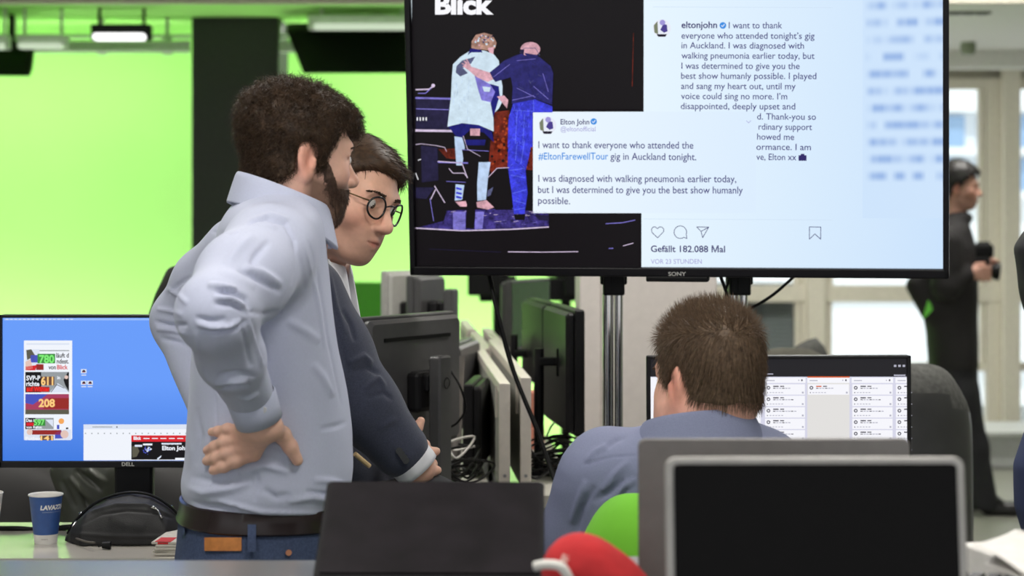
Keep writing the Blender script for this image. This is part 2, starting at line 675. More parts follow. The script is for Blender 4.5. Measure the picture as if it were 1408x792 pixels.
S('floor', MB().box((0, 7, -0.05), (14, 19, 0.1)), m_floor)
S('ceiling', MB().box((0, 4.4, 3.05), (14, 13.2, 0.1)), m_ceil)
S('ceiling', MB().box((-3.0, 12.05, 2.80), (8.0, 2.1, 0.1)), m_greenc)
S('ceiling', MB().box((4.0, 13.1, 2.80), (6.0, 4.2, 0.1)), m_ceil)
S('wall_back', MB().box((-3.0, 13.05, 1.4), (8.0, 0.1, 2.9)), m_green)
S('wall_divider', MB().box((0.95, 14.1, 1.4), (0.1, 2.2, 2.9)), m_white)
S('trim_1', MB().box((0, 10.97, 2.88), (14, 0.06, 0.30), bev=0.005), m_beam)
S('trim_2', MB().box((4.0, 14.4, 2.70), (6.0, 0.25, 0.14), bev=0.01), m_ceil)   # soffit over the window band
S('wall_side', MB().box((7.0, 6.4, 1.5), (0.1, 17.2, 3.0)), m_white)
mbw = MB(); mbw.box((0, -2.2, 0.45), (14, 0.1, 0.9)); mbw.box((0, -2.2, 2.86), (14, 0.1, 0.3))
for xx in (-6.6, -3.3, 0, 3.3, 6.6): mbw.box((xx, -2.2, 1.8), (0.25, 0.1, 1.82))
S('wall_front', mbw, m_white)  # unseen wall with an open band, added to hold back daylight fill
S('wall_left', MB().box((-7.0, 6, 1.45), (0.1, 14, 2.9)), m_white)

# dark pillar in front of the green wall with its ceiling collar
mb = MB()
x0, x1 = P(263.5, 20, 11.9)[0], P(383, 20, 11.9)[0]
zt = P(0, 21, 11.9)[2]
mb.box(((x0 + x1) / 2, 12.16, zt / 2), (x1 - x0, 0.52, zt), bev=0.008)
S('pillar', mb, m_pillar)
mb = MB()
mb.box(((x0 + x1) / 2, 12.12, zt + 0.035), (x1 - x0 + 0.01, 0.6, 0.07), bev=0.006)
S('trim_3', mb, mat('pillar_collar_grey', (120, 120, 108), 0.4))

# white column behind the television stand
mb = MB()
xa, xb = P(797, 500, 5.6)[0], P(986, 500, 5.6)[0]
mb.box(((xa + xb) / 2, 5.8, 1.5), (xb - xa, 0.4, 3.0), bev=0.006)
mb.box((P(829, 0, 5.595)[0], 5.597, 1.5), (0.006, 0.008, 3.0))
S('column', mb, mat('column_white', (226, 218, 213), 0.55, var=0.03))

# glazed front on the right: frames, transoms, panes
DW = 15.0
def wx(px): return (px - 704) / F * DW
def wz(py): return CH - (py - HZ) / F * DW
wall = MB()
wall.box((4.0, DW + 0.1, (wz(108) + 2.75) / 2), (6.0, 0.12, 2.75 - wz(108)))
wall.box((4.0, DW + 0.1, wz(592) / 2), (6.0, 0.12, max(0.02, wz(592))))
S('wall_right', wall, mat('window_header_paint', (196, 192, 176), 0.6))
glass = bpy.data.materials.new('window_glass')
glass.use_nodes = True
nt = glass.node_tree
nt.nodes.remove(nt.nodes['Principled BSDF'])
gt = nt.nodes.new('ShaderNodeBsdfTransparent'); gg = nt.nodes.new('ShaderNodeBsdfGlossy'); gm = nt.nodes.new('ShaderNodeMixShader')
gg.inputs['Roughness'].default_value = 0.02; gm.inputs['Fac'].default_value = 0.06
gt.inputs['Color'].default_value = (0.96, 0.985, 0.98, 1)
nt.links.new(gt.outputs[0], gm.inputs[1]); nt.links.new(gg.outputs[0], gm.inputs[2])
nt.links.new(gm.outputs[0], nt.nodes['Material Output'].inputs['Surface'])

spans = [(880, 1118), (1118, 1372), (1372, 1640)]
for i, (a, b) in enumerate(spans):
    w = thing('window_%d' % (i + 1), None, None, (wx((a + b) / 2), DW, 0))
    w['kind'] = 'structure'
    fm = MB((wx((a + b) / 2), DW, 0))
    post = 0.095
    for xx in (a, b):
        fm.box((wx(xx) + (post / 2 if xx == a else -post / 2), DW, (wz(108) + wz(592)) / 2), (post, 0.10, wz(108) - wz(592)), bev=0.006)
    for (ya, yb, dpt) in ((108, 123, .088), (392, 415, .13), (498, 510, .08), (580, 592, .088)):
        fm.box(((wx(a) + wx(b)) / 2, DW, (wz(ya) + wz(yb)) / 2), (wx(b) - wx(a), dpt, wz(ya) - wz(yb)), bev=0.006)
    # inner sash
    for xx in (a, b):
        s_ = 1 if xx == a else -1
        fm.box((wx(xx) + s_ * 0.125, DW + 0.01, (wz(123) + wz(392)) / 2), (0.05, 0.07, wz(123) - wz(392)), bev=0.004)
        fm.box((wx(xx) + s_ * 0.120, DW + 0.01, (wz(415) + wz(498)) / 2), (0.04, 0.07, wz(415) - wz(498)), bev=0.004)
    fm.build('window_frame', m_frame, w)
    pm = MB((wx((a + b) / 2), DW, 0))
    pm.box(((wx(a) + wx(b)) / 2, DW + 0.02, (wz(108) + wz(592)) / 2), (wx(b) - wx(a) - 0.02, 0.006, wz(108) - wz(592) - 0.02))
    pm.build('pane', glass, w)
S('trim_4', MB().box((wx(1385), DW - 0.10, (wz(95) + wz(592)) / 2), (0.13, 0.10, wz(95) - wz(592)), bev=0.01), m_frame)
S('trim_5', MB().box((wx(1119), DW - 0.10, (wz(95) + wz(592)) / 2), (0.13, 0.10, wz(95) - wz(592)), bev=0.01), m_frame)

# slatted blind behind the first window's lower pane
bl = MB((wx(1030), DW + 0.12, wz(498)))
z = wz(394)
while z > wz(500):
    bl.box((wx(1010), DW + 0.13, z), (wx(1092) - wx(900), 0.05, 0.012), R=xrot(62))
    z -= 0.032
o = bl.build('window_blind', mat('blind_grey', (120, 124, 126), 0.5, metal=0.2))
o.location = (wx(1030), DW + 0.12, wz(498))
tag(o, 'grey slatted blind lowered behind the far window left of the standing photographer', 'blind')

# the building across the street
mfac = mat('facade_plaster', (236, 238, 240), 0.8)
mfg = mat('facade_glass', (150, 180, 214), 0.15)
b = thing('office_building', 'pale building with blue glass bands seen through the far windows', 'building', (7, 30, -6))
mb = MB((7, 30, -6)); mb.box((7, 32, -1.0), (26, 4, 10.0))
for zz in (1.9, 2.55, 3.2, 0.6, -0.6):
    mb.box((7, 29.9, zz), (26, 0.3, 0.12))
mb.build('facade', mfac, b)
for zz in (2.2, 2.85):
    g = MB((7, 30, -6))
    for k in range(26):
        g.box((-5.6 + k * 1.0, 29.98, zz), (0.8, 0.1, 0.48))
    g.build('glass_band', mfg, b)
g = thing('street', None, None, (7, 22, -2)); g['kind'] = 'structure'
mb = MB((7, 22, -2)); mb.box((7, 30, -4.05), (50, 28, 0.1)); mb.build('paving', mat('paving_pale', (232, 232, 230), 0.8), g)

# low white sill bench by the windows
mb = MB((3.0, 12.6, 0))
mb.box((3.3, 12.6, P(0, 600, 12.2)[2] / 2), (3.2, 0.5, P(0, 600, 12.2)[2]), bev=0.01)
mb.box((3.3, 12.55, P(0, 598, 12.2)[2]), (3.25, 0.62, 0.03), bev=0.008)
o = mb.build('sill_bench', mat('bench_white', (205, 207, 206), 0.4)); o.location = (3.0, 12.6, 0)
tag(o, 'long low white sill unit running under the far windows', 'bench')
# ceiling details on the right
mb = MB(np.array([3.11, 13.6, 2.70])); c = P(1331, 61, 13.6); c[2] = 2.75 - .035
mb.lathe([(0, -0.05), (0.035, -0.05), (0.05, -0.03), (0.055, 0.0), (0.05, 0.035), (0.0, 0.035)], c, n=24)
o = mb.build('smoke_detector', mat('detector_olive', (128, 140, 112), 0.5), smooth=True, auto=40); o.location = (3.11, 13.6, 2.70)
tag(o, 'small round grey detector under the white ceiling right of the big television', 'smoke detector')
mb = MB((0, 0, 0)); c = P(1322, 27, 11.6)
mb.box((c[0], 11.6, 2.745), (0.34, 0.06, 0.012))
for k in range(4):
    mb.box((c[0] - 0.12 + 0.08 * k, 11.6, 2.738), (0.06, 0.05, 0.008), bev=0.002)
o = mb.build('ceiling_vent', mat('vent_dark', (52, 50, 48), 0.5)); tag(o, 'narrow dark slot vent in the white ceiling right of the television', 'vent')

# ceiling lamps out of view, one of them added near the windows
def ceiling_lamp(x, y, power):
    h = 3.0 if y < 11 else 2.75
    t = thing('ceiling_light', 'unseen square white ceiling light over the newsroom', 'ceiling light', (x, y, h), group='ceiling lights')
    MB((x, y, h)).box((x, y, h - .015), (0.66, 0.66, 0.03), bev=0.004).build('frame', m_white, t)
    MB((x, y, h)).box((x, y, h - .032), (0.58, 0.58, 0.006)).build('diffuser', glow('lamp_diffuser', (255, 252, 244), 2.0), t)
    area_light('lamp', (x, y, h - .045), (0.6, 0.6), power, (x, y, 0), (1, 0.97, 0.92), t)
for (x, y, p) in LAMPS:
    ceiling_lamp(x, y, p)

# studio lamps, pipes and screens hanging before the green wall
m_black = mat('black_metal', (17, 17, 18), 0.45, spec=.2)
m_pipe = mat('pipe_white', (205, 214, 200), 0.35)
mb = MB((0, 0, 0))
for (py, r, d) in ((50, 0.012, 11.93), (60, 0.020, 11.9), (68, 0.020, 11.9)):
    z = P(0, py, d)[2]
    mb.tube([(-4.5, d, z), (x0 - .01, d, z)], r, 10); mb.tube([(x1 + .01, d, z), (1.0, d, z)], r, 10)
for px in (20, 140, 230, 460):
    xx = P(px, 0, 11.94)[0]
    mb.tube([(xx, 11.94, P(0, 70, 11.9)[2]), (xx, 11.94, 2.75)], 0.012, 8)
    mb.box((xx, 11.94, P(0, 63, 11.9)[2]), (0.05, 0.06, 0.10), bev=0.005)
o = mb.build('lighting_rail', m_pipe, smooth=True, auto=40)
tag(o, 'white horizontal lighting pipes below the green studio ceiling', 'lighting rail')

def studio_lamp(px0, px1, py0, py1, D, label, house=True):
    c = P((px0 + px1) / 2, (py0 + py1) / 2, D)
    w = (px1 - px0) / F * D; h = (py1 - py0) / F * D
    t = thing('studio_lamp', label, 'studio lamp', c, group='lamps on the studio rail')
    m = MB(c)
    m.box(c + [0, 0.06, 0.02], (w * 1.06, 0.10, h + 0.03), bev=0.01)
    m.tube([c + [-w * .4, 0.06, 0.03], c + [-w * .4, 0.06, 2.75 - c[2]]], 0.01, 8)
    m.tube([c + [w * .4, 0.06, 0.03], c + [w * .4, 0.06, 2.75 - c[2]]], 0.01, 8)
    m.build('housing', m_black if house else m_pipe, t)
    MB(c).rbox(c + [0, -0.0, -0.01], (w * 0.93, 0.05, h * 0.62), h * 0.28).build('tube', glow('lamp_white', (255, 255, 255), 2.0) if house else glow('lamp_dim', (226, 244, 214), .8), t)
    return t, c
for (a, b_, c_, d_, lab, hs) in [(126, 203, 41, 56, 'black studio lamp with a lit white tube hanging left of the dark pillar', True),
                             (24, 88, 55, 67, 'lit white tube lamp on the rail above the dark hanging screen at far left', False),
                             (-40, 8, 55, 68, 'lit white tube lamp on the rail cut by the left edge of the photo', False),
                             (427, 566, 28, 41, 'long grey studio lamp hanging above the dark tilted screen', False)]:
    t, c = studio_lamp(a, b_, c_, d_, 11.35, lab, hs)
area_light('wash', (-3.7, 12.12, 0.12), (3.4, 0.2), WALL_WASH * 0.18, (-3.7, 13.0, 1.5), (1, 1, 0.97))  # this and the next: unseen floor-level washes added to brighten the green wall
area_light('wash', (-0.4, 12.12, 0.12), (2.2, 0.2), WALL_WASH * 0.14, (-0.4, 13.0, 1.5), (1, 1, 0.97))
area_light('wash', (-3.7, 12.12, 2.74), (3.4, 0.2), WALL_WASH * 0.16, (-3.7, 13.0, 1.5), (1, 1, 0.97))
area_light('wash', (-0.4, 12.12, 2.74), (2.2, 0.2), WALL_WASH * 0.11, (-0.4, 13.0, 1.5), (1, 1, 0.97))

def hung_screen(pts_top, pts_bot, D, label):
    (xa, ya), (xb, yb) = pts_top; (xc, yc), (xd, yd) = pts_bot
    A, B, C, E = P(xa, ya, D + 0.12), P(xb, yb, D + 0.12), P(xd, yd, D - 0.08), P(xc, yc, D - 0.08)
    cen = (A + B + C + E) / 4
    t = thing('hanging_screen', label, 'screen', cen)
    m = MB(cen)
    back = np.array([0, 0.07, 0.05])
    vs = [A, B, C, E, A + back, B + back, C + back, E + back]
    m.add(vs, [(0, 1, 2, 3), (7, 6, 5, 4), (0, 4, 5, 1), (1, 5, 6, 2), (2, 6, 7, 3), (3, 7, 4, 0)])
    m.build('housing', m_black, t)
    m = MB(cen)
    f = np.array([0, -0.004, -0.002])
    q = [A * .94 + C * .06, B * .94 + E * .06, C * .94 + A * .06, E * .94 + B * .06]
    m.add([v + f for v in q], [(0, 1, 2, 3)])
    m.build('display', mat('screen_off', (16, 16, 18), 0.2, spec=0.25), t)
    for s_ in (0.3, 0.7):
        m = MB(cen)
        p0 = A * (1 - s_) + B * s_ + [0, 0.04, 0.0]
        m.tube([p0, (p0[0], p0[1], 2.75)], 0.018, 8)
        m.build('bracket', m_black, t)
hung_screen(((394, 42), (575, 42)), ((417, 101), (578, 101)), 11.6, 'dark tilted screen hanging between the pillar and the television')
hung_screen(((-60, 66), (45, 67)), ((-60, 104), (41, 105)), 11.6, 'dark hanging screen at the upper left before the green wall')

# darker green low panel at the foot of the green wall
c = P(500, 388, 11.5)
mb = MB((c[0], 11.5, 0)); mb.box((c[0] - 0.2, 11.5, c[2] / 2), (1.3, 0.06, c[2]), bev=0.004)
mb.box((c[0] - 0.2, 11.5, 0.02), (1.1, 0.3, 0.04))
o = mb.build('low_partition', m_dkgreen); o.location = (c[0], 11.5, 0)
tag(o, 'dark green low studio partition behind the man with glasses', 'panel')
# ------------------------------------------------------------------ the big television
m_bezel = mat('tv_bezel', (22, 20, 24), 0.35, spec=.2)
m_chrome = mat('chrome', (200, 198, 196), 0.12, metal=1.0, var=0.02)
m_text = glow('display_ink', (62, 58, 122))
m_text2 = glow('display_ink_strong', (48, 40, 104))
m_textg = glow('display_ink_pale', (168, 166, 216))
m_blue = glow('display_link_blue', (58, 142, 226))

tvf = Frame(P(565, 378, 4.43), P(1305, 383, 4.17), 4.6)
def at_tv(u, v, d=0.0):
    return tvf.O + tvf.R @ np.array([u, d, v])
W = tvf.w; H = W * 0.578
tv = thing('television', 'huge black framed television showing a social media post above the desks', 'television', tvf.O, tvf.R)
mb = MB()
b_ = 0.0125
mb.box((W / 2, 0.036, H / 2), (W, 0.05, H), bev=0.004)
bz = 0.020
mb.box((W / 2, 0.004, bz / 2), (W, 0.028, bz), bev=0.003)
mb.box((W / 2, 0.004, H - b_ / 2), (W, 0.028, b_), bev=0.003)
mb.box((b_ / 2, 0.004, H / 2), (b_, 0.028, H), bev=0.003)
mb.box((W - b_ / 2, 0.004, H / 2), (b_, 0.028, H), bev=0.003)
mb.box((W / 2, 0.085, H * .45), (W * .6, 0.06, H * .5), bev=0.02)
mb.build('housing', m_bezel, tv)
mb = MB(); u, v = tvf.uv(932, 380)
mb.box((u, 0.0, -0.004), (0.135, 0.03, 0.012), bev=0.003)
mb.build('sensor_bar', m_black, tv)
mb = MB(); write(mb, tvf, 'SONY', 920, 944, 378.5, 5.2, 0.012, lay=26)
mb.build('maker_lettering', mat('silver_letters', (225, 222, 215), 0.3, metal=0.3), tv)

mb = MB()
mb.add([(b_, 0.008, bz), (W - b_, 0.008, bz), (W - b_, 0.008, H - b_), (b_, 0.008, H - b_)], [(0, 1, 2, 3)])
LAY = 0.0004
scr = mb.build('screen', glow('tv_page', (232, 246, 255), 1.0, (202, 226, 252), 'x', 0.5, 1.17), tv)
Y0 = -0.007   # content sits just in front of the panel
class ScreenFrame:
    pass
class Shift(Frame):
    """same plane, set back by a depth inside the bezel"""
    def __init__(self, fr, d):
        self.O = fr.O + fr.R[:, 1] * d; self.R = fr.R; self.w = fr.w; self.d = d
tvs = Shift(tvf, 0.008)
class SMB(MB):
    zmax = 10.0
    """flat shapes on a display whose panel lies at depth d"""
    def __init__(self, d):
        MB.__init__(self); self.d = d
    def add(self, verts, faces, mi=0):
        MB.add(self, [(a[0], a[1] + self.d, min(a[2], SMB.zmax)) for a in verts], faces, mi)
D_ = 0.008
SMB.zmax = H - b_ - .001

# stage photograph on the left of the screen
cols = [('pic_black', (16, 12, 16)), ('pic_jacket', (206, 226, 240)), ('pic_shade', (126, 118, 205)), ('pic_hair', (176, 136, 120)), ('pic_navy', (40, 38, 104)),
        ('pic_skin', (214, 164, 176)), ('pic_jeans', (58, 62, 214)), ('pic_stage', (58, 48, 118)), ('pic_line', (214, 196, 224)), ('pic_red', (104, 34, 20)),
        ('pic_orange', (166, 66, 30)), ('pic_case', (34, 30, 62)), ('pic_grey', (84, 88, 122)), ('pic_white', (250, 250, 255)), ('pic_dkblue', (26, 26, 112)), ('pic_trouser', (186, 208, 238)), ('pic_jeanlight', (96, 110, 244)), ('pic_pale', (184, 206, 230))]
CI = {n[4:]: i for i, (n, _) in enumerate(cols)}
pm = SMB(D_)
rect(pm, tvs, 566, -60, 885, 155, 1, CI['black'])
rect(pm, tvs, 566, 150, 882, 373, 1, CI['black'])
def z1(pts): return [(560 + x * .2526, y * .2526) for x, y in pts]
def z2(pts): return [(560 + x * .2526, 190 + y * .2526) for x, y in pts]
def fl(pts, c, lay): flat(pm, tvs, pts, lay, CI[c])
def ln(pts, w, c, lay): line(pm, tvs, pts, w, lay, CI[c])
# audience glow
fl(z1([(470, 610), (556, 600), (560, 800), (455, 960), (470, 792)]), 'red', 2)
fl(z2([(455, 0), (684, 0), (684, 175), (560, 160), (480, 160), (440, 190)]), 'red', 2)
rr = random.Random(3)
for k in range(46):
    x = rr.uniform(458, 676); y = rr.uniform(0, 160)
    q = z2([(x, y)])[0]; disc(pm, tvs, q[0], q[1], rr.uniform(.9, 2.4), 3, CI['orange' if rr.random() > .4 else 'black'], 8)
for k in range(14):
    q = z1([(rr.uniform(478, 545), rr.uniform(640, 780))])[0]; disc(pm, tvs, q[0], q[1], rr.uniform(.8, 2), 3, CI['orange'], 8)
fl(z2([(170, 60), (275, 55), (275, 115), (215, 110)]), 'red', 2)
# stage floor
fl(z2([(200, 450), (215, 395), (470, 385), (770, 400), (770, 478), (560, 492), (300, 500), (45, 490)]), 'stage', 3)
for k in range(60):
    x = rr.uniform(215, 760); y = rr.uniform(398, 476); l = rr.uniform(8, 40)
    ln(z2([(x, y), (x + l, y + rr.uniform(-6, 4))]), .5, rr.choice(['line', 'shade', 'case', 'case']), 4)
fl(z2([(250, 400), (318, 400), (318, 500), (250, 498)]), 'shade', 4); fl(z2([(372, 400), (420, 400), (410, 492), (368, 496)]), 'shade', 4)
ln(z2([(45, 489), (300, 503), (560, 496), (770, 483)]), 1.6, 'line', 6)
ln(z2([(550, 618), (740, 620), (930, 617)]), 1.1, 'line', 4); ln(z2([(1082, 465), (1170, 460), (1240, 446)]), 1.1, 'shade', 4)
ln(z2([(1176, 586), (1230, 571)]), 1.0, 'line', 4); ln(z2([(1098, 600), (1120, 599)]), 1.2, 'shade', 4); ln(z2([(120, 603), (510, 620)]), .6, 'case', 4)
ln(z1([(1232, 180), (1225, 470)]), .8, 'red', 3)
# woven folds of the clothes in the picture
for k in range(26):
    y = rr.uniform(400, 660); x = 250 + rr.uniform(0, 110); ln(z1([(x, y), (x + rr.uniform(-6, 6), y + rr.uniform(15, 40))]), .5, 'pale', 7)
for k in range(40):
    y = rr.uniform(560, 780); x = rr.uniform(560, 675); ln(z1([(x, y), (x + rr.uniform(-14, 14), y + rr.uniform(6, 26))]), .5, rr.choice(['jeanlight', 'dkblue']), 7)
for k in range(46):
    y = rr.uniform(10, 390); x = rr.uniform(575, 640); ln(z2([(x, y), (x + rr.uniform(-16, 16), y + rr.uniform(-4, 10))]), .5, rr.choice(['jeanlight', 'dkblue', 'dkblue']), 7)
for k in range(22):
    y = rr.uniform(330, 540); x = rr.uniform(590, 760); ln(z1([(x, y), (x + rr.uniform(-20, 30), y + rr.uniform(4, 26))]), .5, rr.choice(['dkblue', 'grey', 'case']), 9)
# piano and stands at the left
fl(z1([(48, 540), (247, 545), (226, 705), (48, 705)]), 'case', 3)
ln(z1([(48, 533), (246, 538)]), 2.6, 'shade', 4); ln(z1([(48, 710), (250, 713)]), 3.2, 'line', 4); ln(z1([(50, 592), (225, 597)]), 1.0, 'shade', 4)
for x in (56, 72, 88, 104): ln(z1([(x, 640), (x, 655)]), 1.6, 'white', 5)
ln(z1([(48, 488), (120, 486), (148, 465)]), 1.8, 'line', 4); ln(z1([(60, 508), (100, 508), (130, 480)]), 1.2, 'shade', 4)
q = z1([(142, 466)])[0]; disc(pm, tvs, q[0], q[1], 2.6, 5, CI['line'], 10)
for pts, w, c in [([(48, 35), (75, 30), (160, 40), (205, 50), (215, 72)], .8, 'line'), ([(60, 120), (75, 115)], 1, 'white'), ([(48, 190), (60, 225)], 1, 'white'),
                  ([(150, 260), (205, 350)], 1.2, 'line'), ([(155, 280), (130, 330)], 1.4, 'line'), ([(215, 235), (320, 240)], .8, 'shade'), ([(170, 130), (330, 135)], 2, 'shade'),
                  ([(228, 165), (250, 190), (310, 190), (330, 215)], 1, 'line'), ([(125, 330), (145, 450)], .9, 'shade')]:
    ln(z2(pts), w, c, 5)
fl(z2([(75, 40), (165, 50), (170, 230), (80, 240)]), 'case', 3); fl(z2([(48, 268), (150, 268), (105, 330), (48, 326)]), 'case', 4)
# floor monitor box
fl(z2([(430, 300), (490, 160), (560, 165), (580, 390), (480, 390)]), 'black', 5); ln(z2([(430, 225), (490, 163), (556, 160)]), .9, 'line', 6); fl(z2([(440, 285), (470, 265), (455, 310), (436, 318)]), 'grey', 6)
# first stage figure: long pale jacket
fl(z1([(345, 275), (290, 310), (250, 350), (244, 420), (240, 520), (228, 620), (220, 690), (300, 670), (390, 680), (472, 716), (470, 620), (500, 590), (518, 555), (520, 470), (506, 400), (500, 330), (472, 295), (420, 275)]), 'jacket', 6)
fl(z1([(368, 410), (420, 440), (470, 470), (508, 520), (470, 560), (405, 545), (385, 480)]), 'shade', 7)
fl(z1([(450, 455), (500, 470), (505, 520), (470, 640), (455, 560), (480, 500)]), 'dkblue', 8); fl(z1([(410, 470), (455, 475), (450, 500), (420, 498)]), 'jacket', 8)
fl(z1([(345, 265), (395, 262), (412, 285), (350, 285), (330, 300)]), 'dkblue', 7)
fl(z1([(350, 262), (352, 225), (375, 190), (420, 178), (465, 190), (488, 232), (480, 262), (450, 275), (405, 270), (380, 268)]), 'hair', 8)
for k in range(36):
    x = rr.uniform(362, 478); y = rr.uniform(190, 262)
    q = z1([(x, y)])[0]; disc(pm, tvs, q[0], q[1], rr.uniform(.6, 1.5), 9, CI[rr.choice(['case', 'skin', 'jacket', 'grey'])], 7)
fl(z1([(440, 262), (475, 255), (470, 295), (448, 285)]), 'skin', 9)
fl(z1([(270, 360), (300, 330), (372, 308), (350, 345), (305, 370), (332, 398), (290, 416), (266, 395)]), 'grey', 8)
fl(z1([(225, 690), (300, 670), (390, 680), (462, 715), (474, 775), (420, 722), (345, 705), (300, 748), (268, 742)]), 'dkblue', 8)
fl(z1([(258, 742), (300, 748), (315, 800), (300, 900), (268, 900)]), 'trouser', 5)
fl(z2([(380, 125), (455, 130), (440, 225), (430, 335), (383, 340)]), 'trouser', 6); fl(z2([(265, 250), (312, 255), (300, 335), (260, 340)]), 'trouser', 6)
for y in (265, 290, 312): fl(z2([(268, y), (300, y + 8), (296, y + 18), (266, y + 12)]), 'jeans', 7)
fl(z2([(262, 345), (320, 342), (330, 372), (290, 372)]), 'skin', 7); fl(z2([(378, 348), (432, 336), (474, 376), (440, 388), (382, 376)]), 'skin', 7)
# stool in front of that figure
fl(z1([(345, 700), (398, 700), (398, 740), (345, 740)]), 'skin', 10); fl(z1([(305, 738), (440, 738), (425, 830), (320, 830)]), 'black', 11); fl(z1([(318, 760), (430, 760), (424, 790), (322, 790)]), 'dkblue', 12)
ln(z1([(308, 740), (330, 810), (400, 850)]), .7, 'line', 12)
fl(z2([(300, 60), (450, 60), (440, 130), (310, 130)]), 'black', 11)
ln(z2([(170, 125), (300, 135), (330, 215)]), 1.2, 'line', 12); ln(z2([(300, 62), (446, 70)]), .8, 'shade', 12)
fl(z2([(335, 130), (392, 130), (382, 260), (366, 492), (320, 490), (332, 260)]), 'black', 11)
# second stage figure: navy shirt and jeans
fl(z1([(552, 650), (580, 555), (690, 538), (790, 578), (792, 612), (684, 612), (684, 800), (548, 800)]), 'jeans', 6)
fl(z2([(552, -10), (684, -10), (664, 100), (645, 180), (656, 300), (640, 412), (582, 412), (570, 300), (548, 150)]), 'jeans', 6)
for pts in ([(560, 175), (640, 165)], [(565, 200), (640, 215)], [(575, 300), (650, 280)], [(580, 340), (645, 355)], [(585, 390), (640, 380)], [(600, 20), (590, 120)], [(640, 10), (620, 140)]):
    ln(z2(pts), .9, 'jeanlight', 7)
for pts in ([(600, 600), (590, 780)], [(640, 620), (630, 790)], [(580, 600), (690, 606)], [(688, 545), (690, 605)]):
    ln(z1(pts), .8, 'jeanlight', 7)
fl(z1([(590, 302), (640, 288), (720, 310), (782, 360), (796, 400), (790, 570), (700, 540), (570, 565), (576, 480), (566, 420), (482, 446), (443, 400), (530, 330)]), 'navy', 8)
for pts in ([(600, 480), (700, 530)], [(690, 470), (770, 540)], [(740, 400), (770, 500)], [(470, 420), (560, 350)], [(600, 330), (700, 320)], [(575, 545), (690, 520)]):
    ln(z1(pts), .7, 'shade', 9)
fl(z1([(320, 330), (348, 362), (452, 395), (470, 432), (440, 446), (380, 420), (335, 382), (302, 360), (318, 352)]), 'skin', 10)
for x in (0, 12, 24): ln(z1([(300 + x, 345 - x), (335 + x * .5, 360)]), 1.4, 'skin', 10)
fl(z1([(490, 525), (530, 520), (552, 545), (545, 590), (520, 560)]), 'skin', 9)
q = z1([(672, 268)])[0]; disc(pm, tvs, q[0], q[1], 13.6, 9, CI['skin'], 20, ry=10)
fl(z1([(640, 288), (715, 300), (705, 320), (650, 305)]), 'navy', 10); ln(z1([(616, 285), (640, 262), (700, 262), (722, 300)]), .8, 'grey', 10)
fl(z1([(616, 268), (640, 270), (636, 298), (618, 292)]), 'case', 11)
fl(z2([(580, 415), (645, 412), (640, 445), (590, 445)]), 'black', 8); fl(z2([(690, 415), (770, 420), (775, 450), (720, 445)]), 'case', 7)
pm.build('stage_picture', [glow(n, c, grain={'pic_black': 0, 'pic_white': 0, 'pic_line': .2, 'pic_jacket': .10, 'pic_trouser': .14, 'pic_stage': .8, 'pic_red': .8, 'pic_hair': .5, 'pic_jeans': .4}.get(n, .3)) for n, c in cols], scr)
mb = SMB(D_); write(mb, tvs, 'Blick', 598.5, 679, 18.5, 25, 0.045, lay=5)
mb.build('headline', glow('pic_white', (250, 250, 255)), scr)

# the post text
mb = SMB(D_)
T1 = [('everyone who attended tonight\u2019s gig', 937, 1120, 53), ('in Auckland. I was diagnosed with', 937, 1105.5, 66.5), ('walking pneumonia earlier today, but', 937, 1120, 80.5),
      ('I was determined to give you the', 937, 1099.5, 94.5), ('best show humanly possible. I played', 936.5, 1122.5, 108.3), ('and sang my heart out, until my', 936.5, 1094, 122.3),
      ('voice could sing no more. I\u2019m', 936.5, 1082.5, 136.2), ('disappointed, deeply upset and', 936, 1093.5, 150), ('d. Thank-you so', 1041, 1122, 164.3), ('rdinary support', 1043, 1116.5, 178.3),
      ('howed me', 1041, 1092, 192), ('ormance. I am', 1040, 1115, 206), ('ve, Elton xx', 1040, 1095, 219.8)]
write(mb, tvs, 'I want to thank', 1002, 1075.5, 39, 9, .006, lay=1)
for s, a, b, y in T1:
    write(mb, tvs, s, a, b, y, 8.8, .006, lay=1, base1=y + .5)
mb.build('post_text', m_text, scr)
mb = SMB(D_)
write(mb, tvs, 'eltonjohn', 937, 986, 38.5, 9, .018, lay=1); mb.build('account_name', m_text2, scr)
mb = SMB(D_); write(mb, tvs, 'Gef\u00e4llt 182.088 \u041cal', 895, 997, 346.3, 8.8, .015, lay=1, base1=346.8); mb.build('like_count', m_text2, scr)
mb = SMB(D_); write(mb, tvs, 'Elton John', 771, 810.5, 171, 7.2, .014, lay=4); mb.build('account_name', m_text2, scr)
# camera sign closing the post
mb = SMB(D_); rect(mb, tvs, 1098, 213.5, 1109, 221, 1); rect(mb, tvs, 1101, 211.5, 1106, 214, 1)
mb.build('camera_sign', m_text2, scr)
mb = SMB(D_); write(mb, tvs, 'VOR 23 STUNDEN', 895, 965, 362.6, 6.4, .006, lay=1); mb.build('post_age', m_textg, scr); mb = SMB(D_); write(mb, tvs, '@eltonofficial', 771, 819, 180.5, 6.6, .004, lay=4); mb.build('account_handle', m_textg, scr); mb = SMB(D_)
line(mb, tvs, [(1026.5, 166), (1029.5, 169), (1032.5, 166)], .8, 4)
mb.build('menu_arrow', m_textg, scr)
mb = SMB(D_)
disc(mb, tvs, 994, 35, 4.6, 1); mb.build('verified_badge', m_blue, scr); mb = SMB(D_); disc(mb, tvs, 816.5, 167, 4.4, 4); mb.build('verified_badge', m_blue, scr); mb = SMB(D_); write(mb, tvs, '#EltonFarewellTour', 740.5, 836.5, 219.3, 9.6, .008, lay=4)
mb.build('hashtag', m_blue, scr)
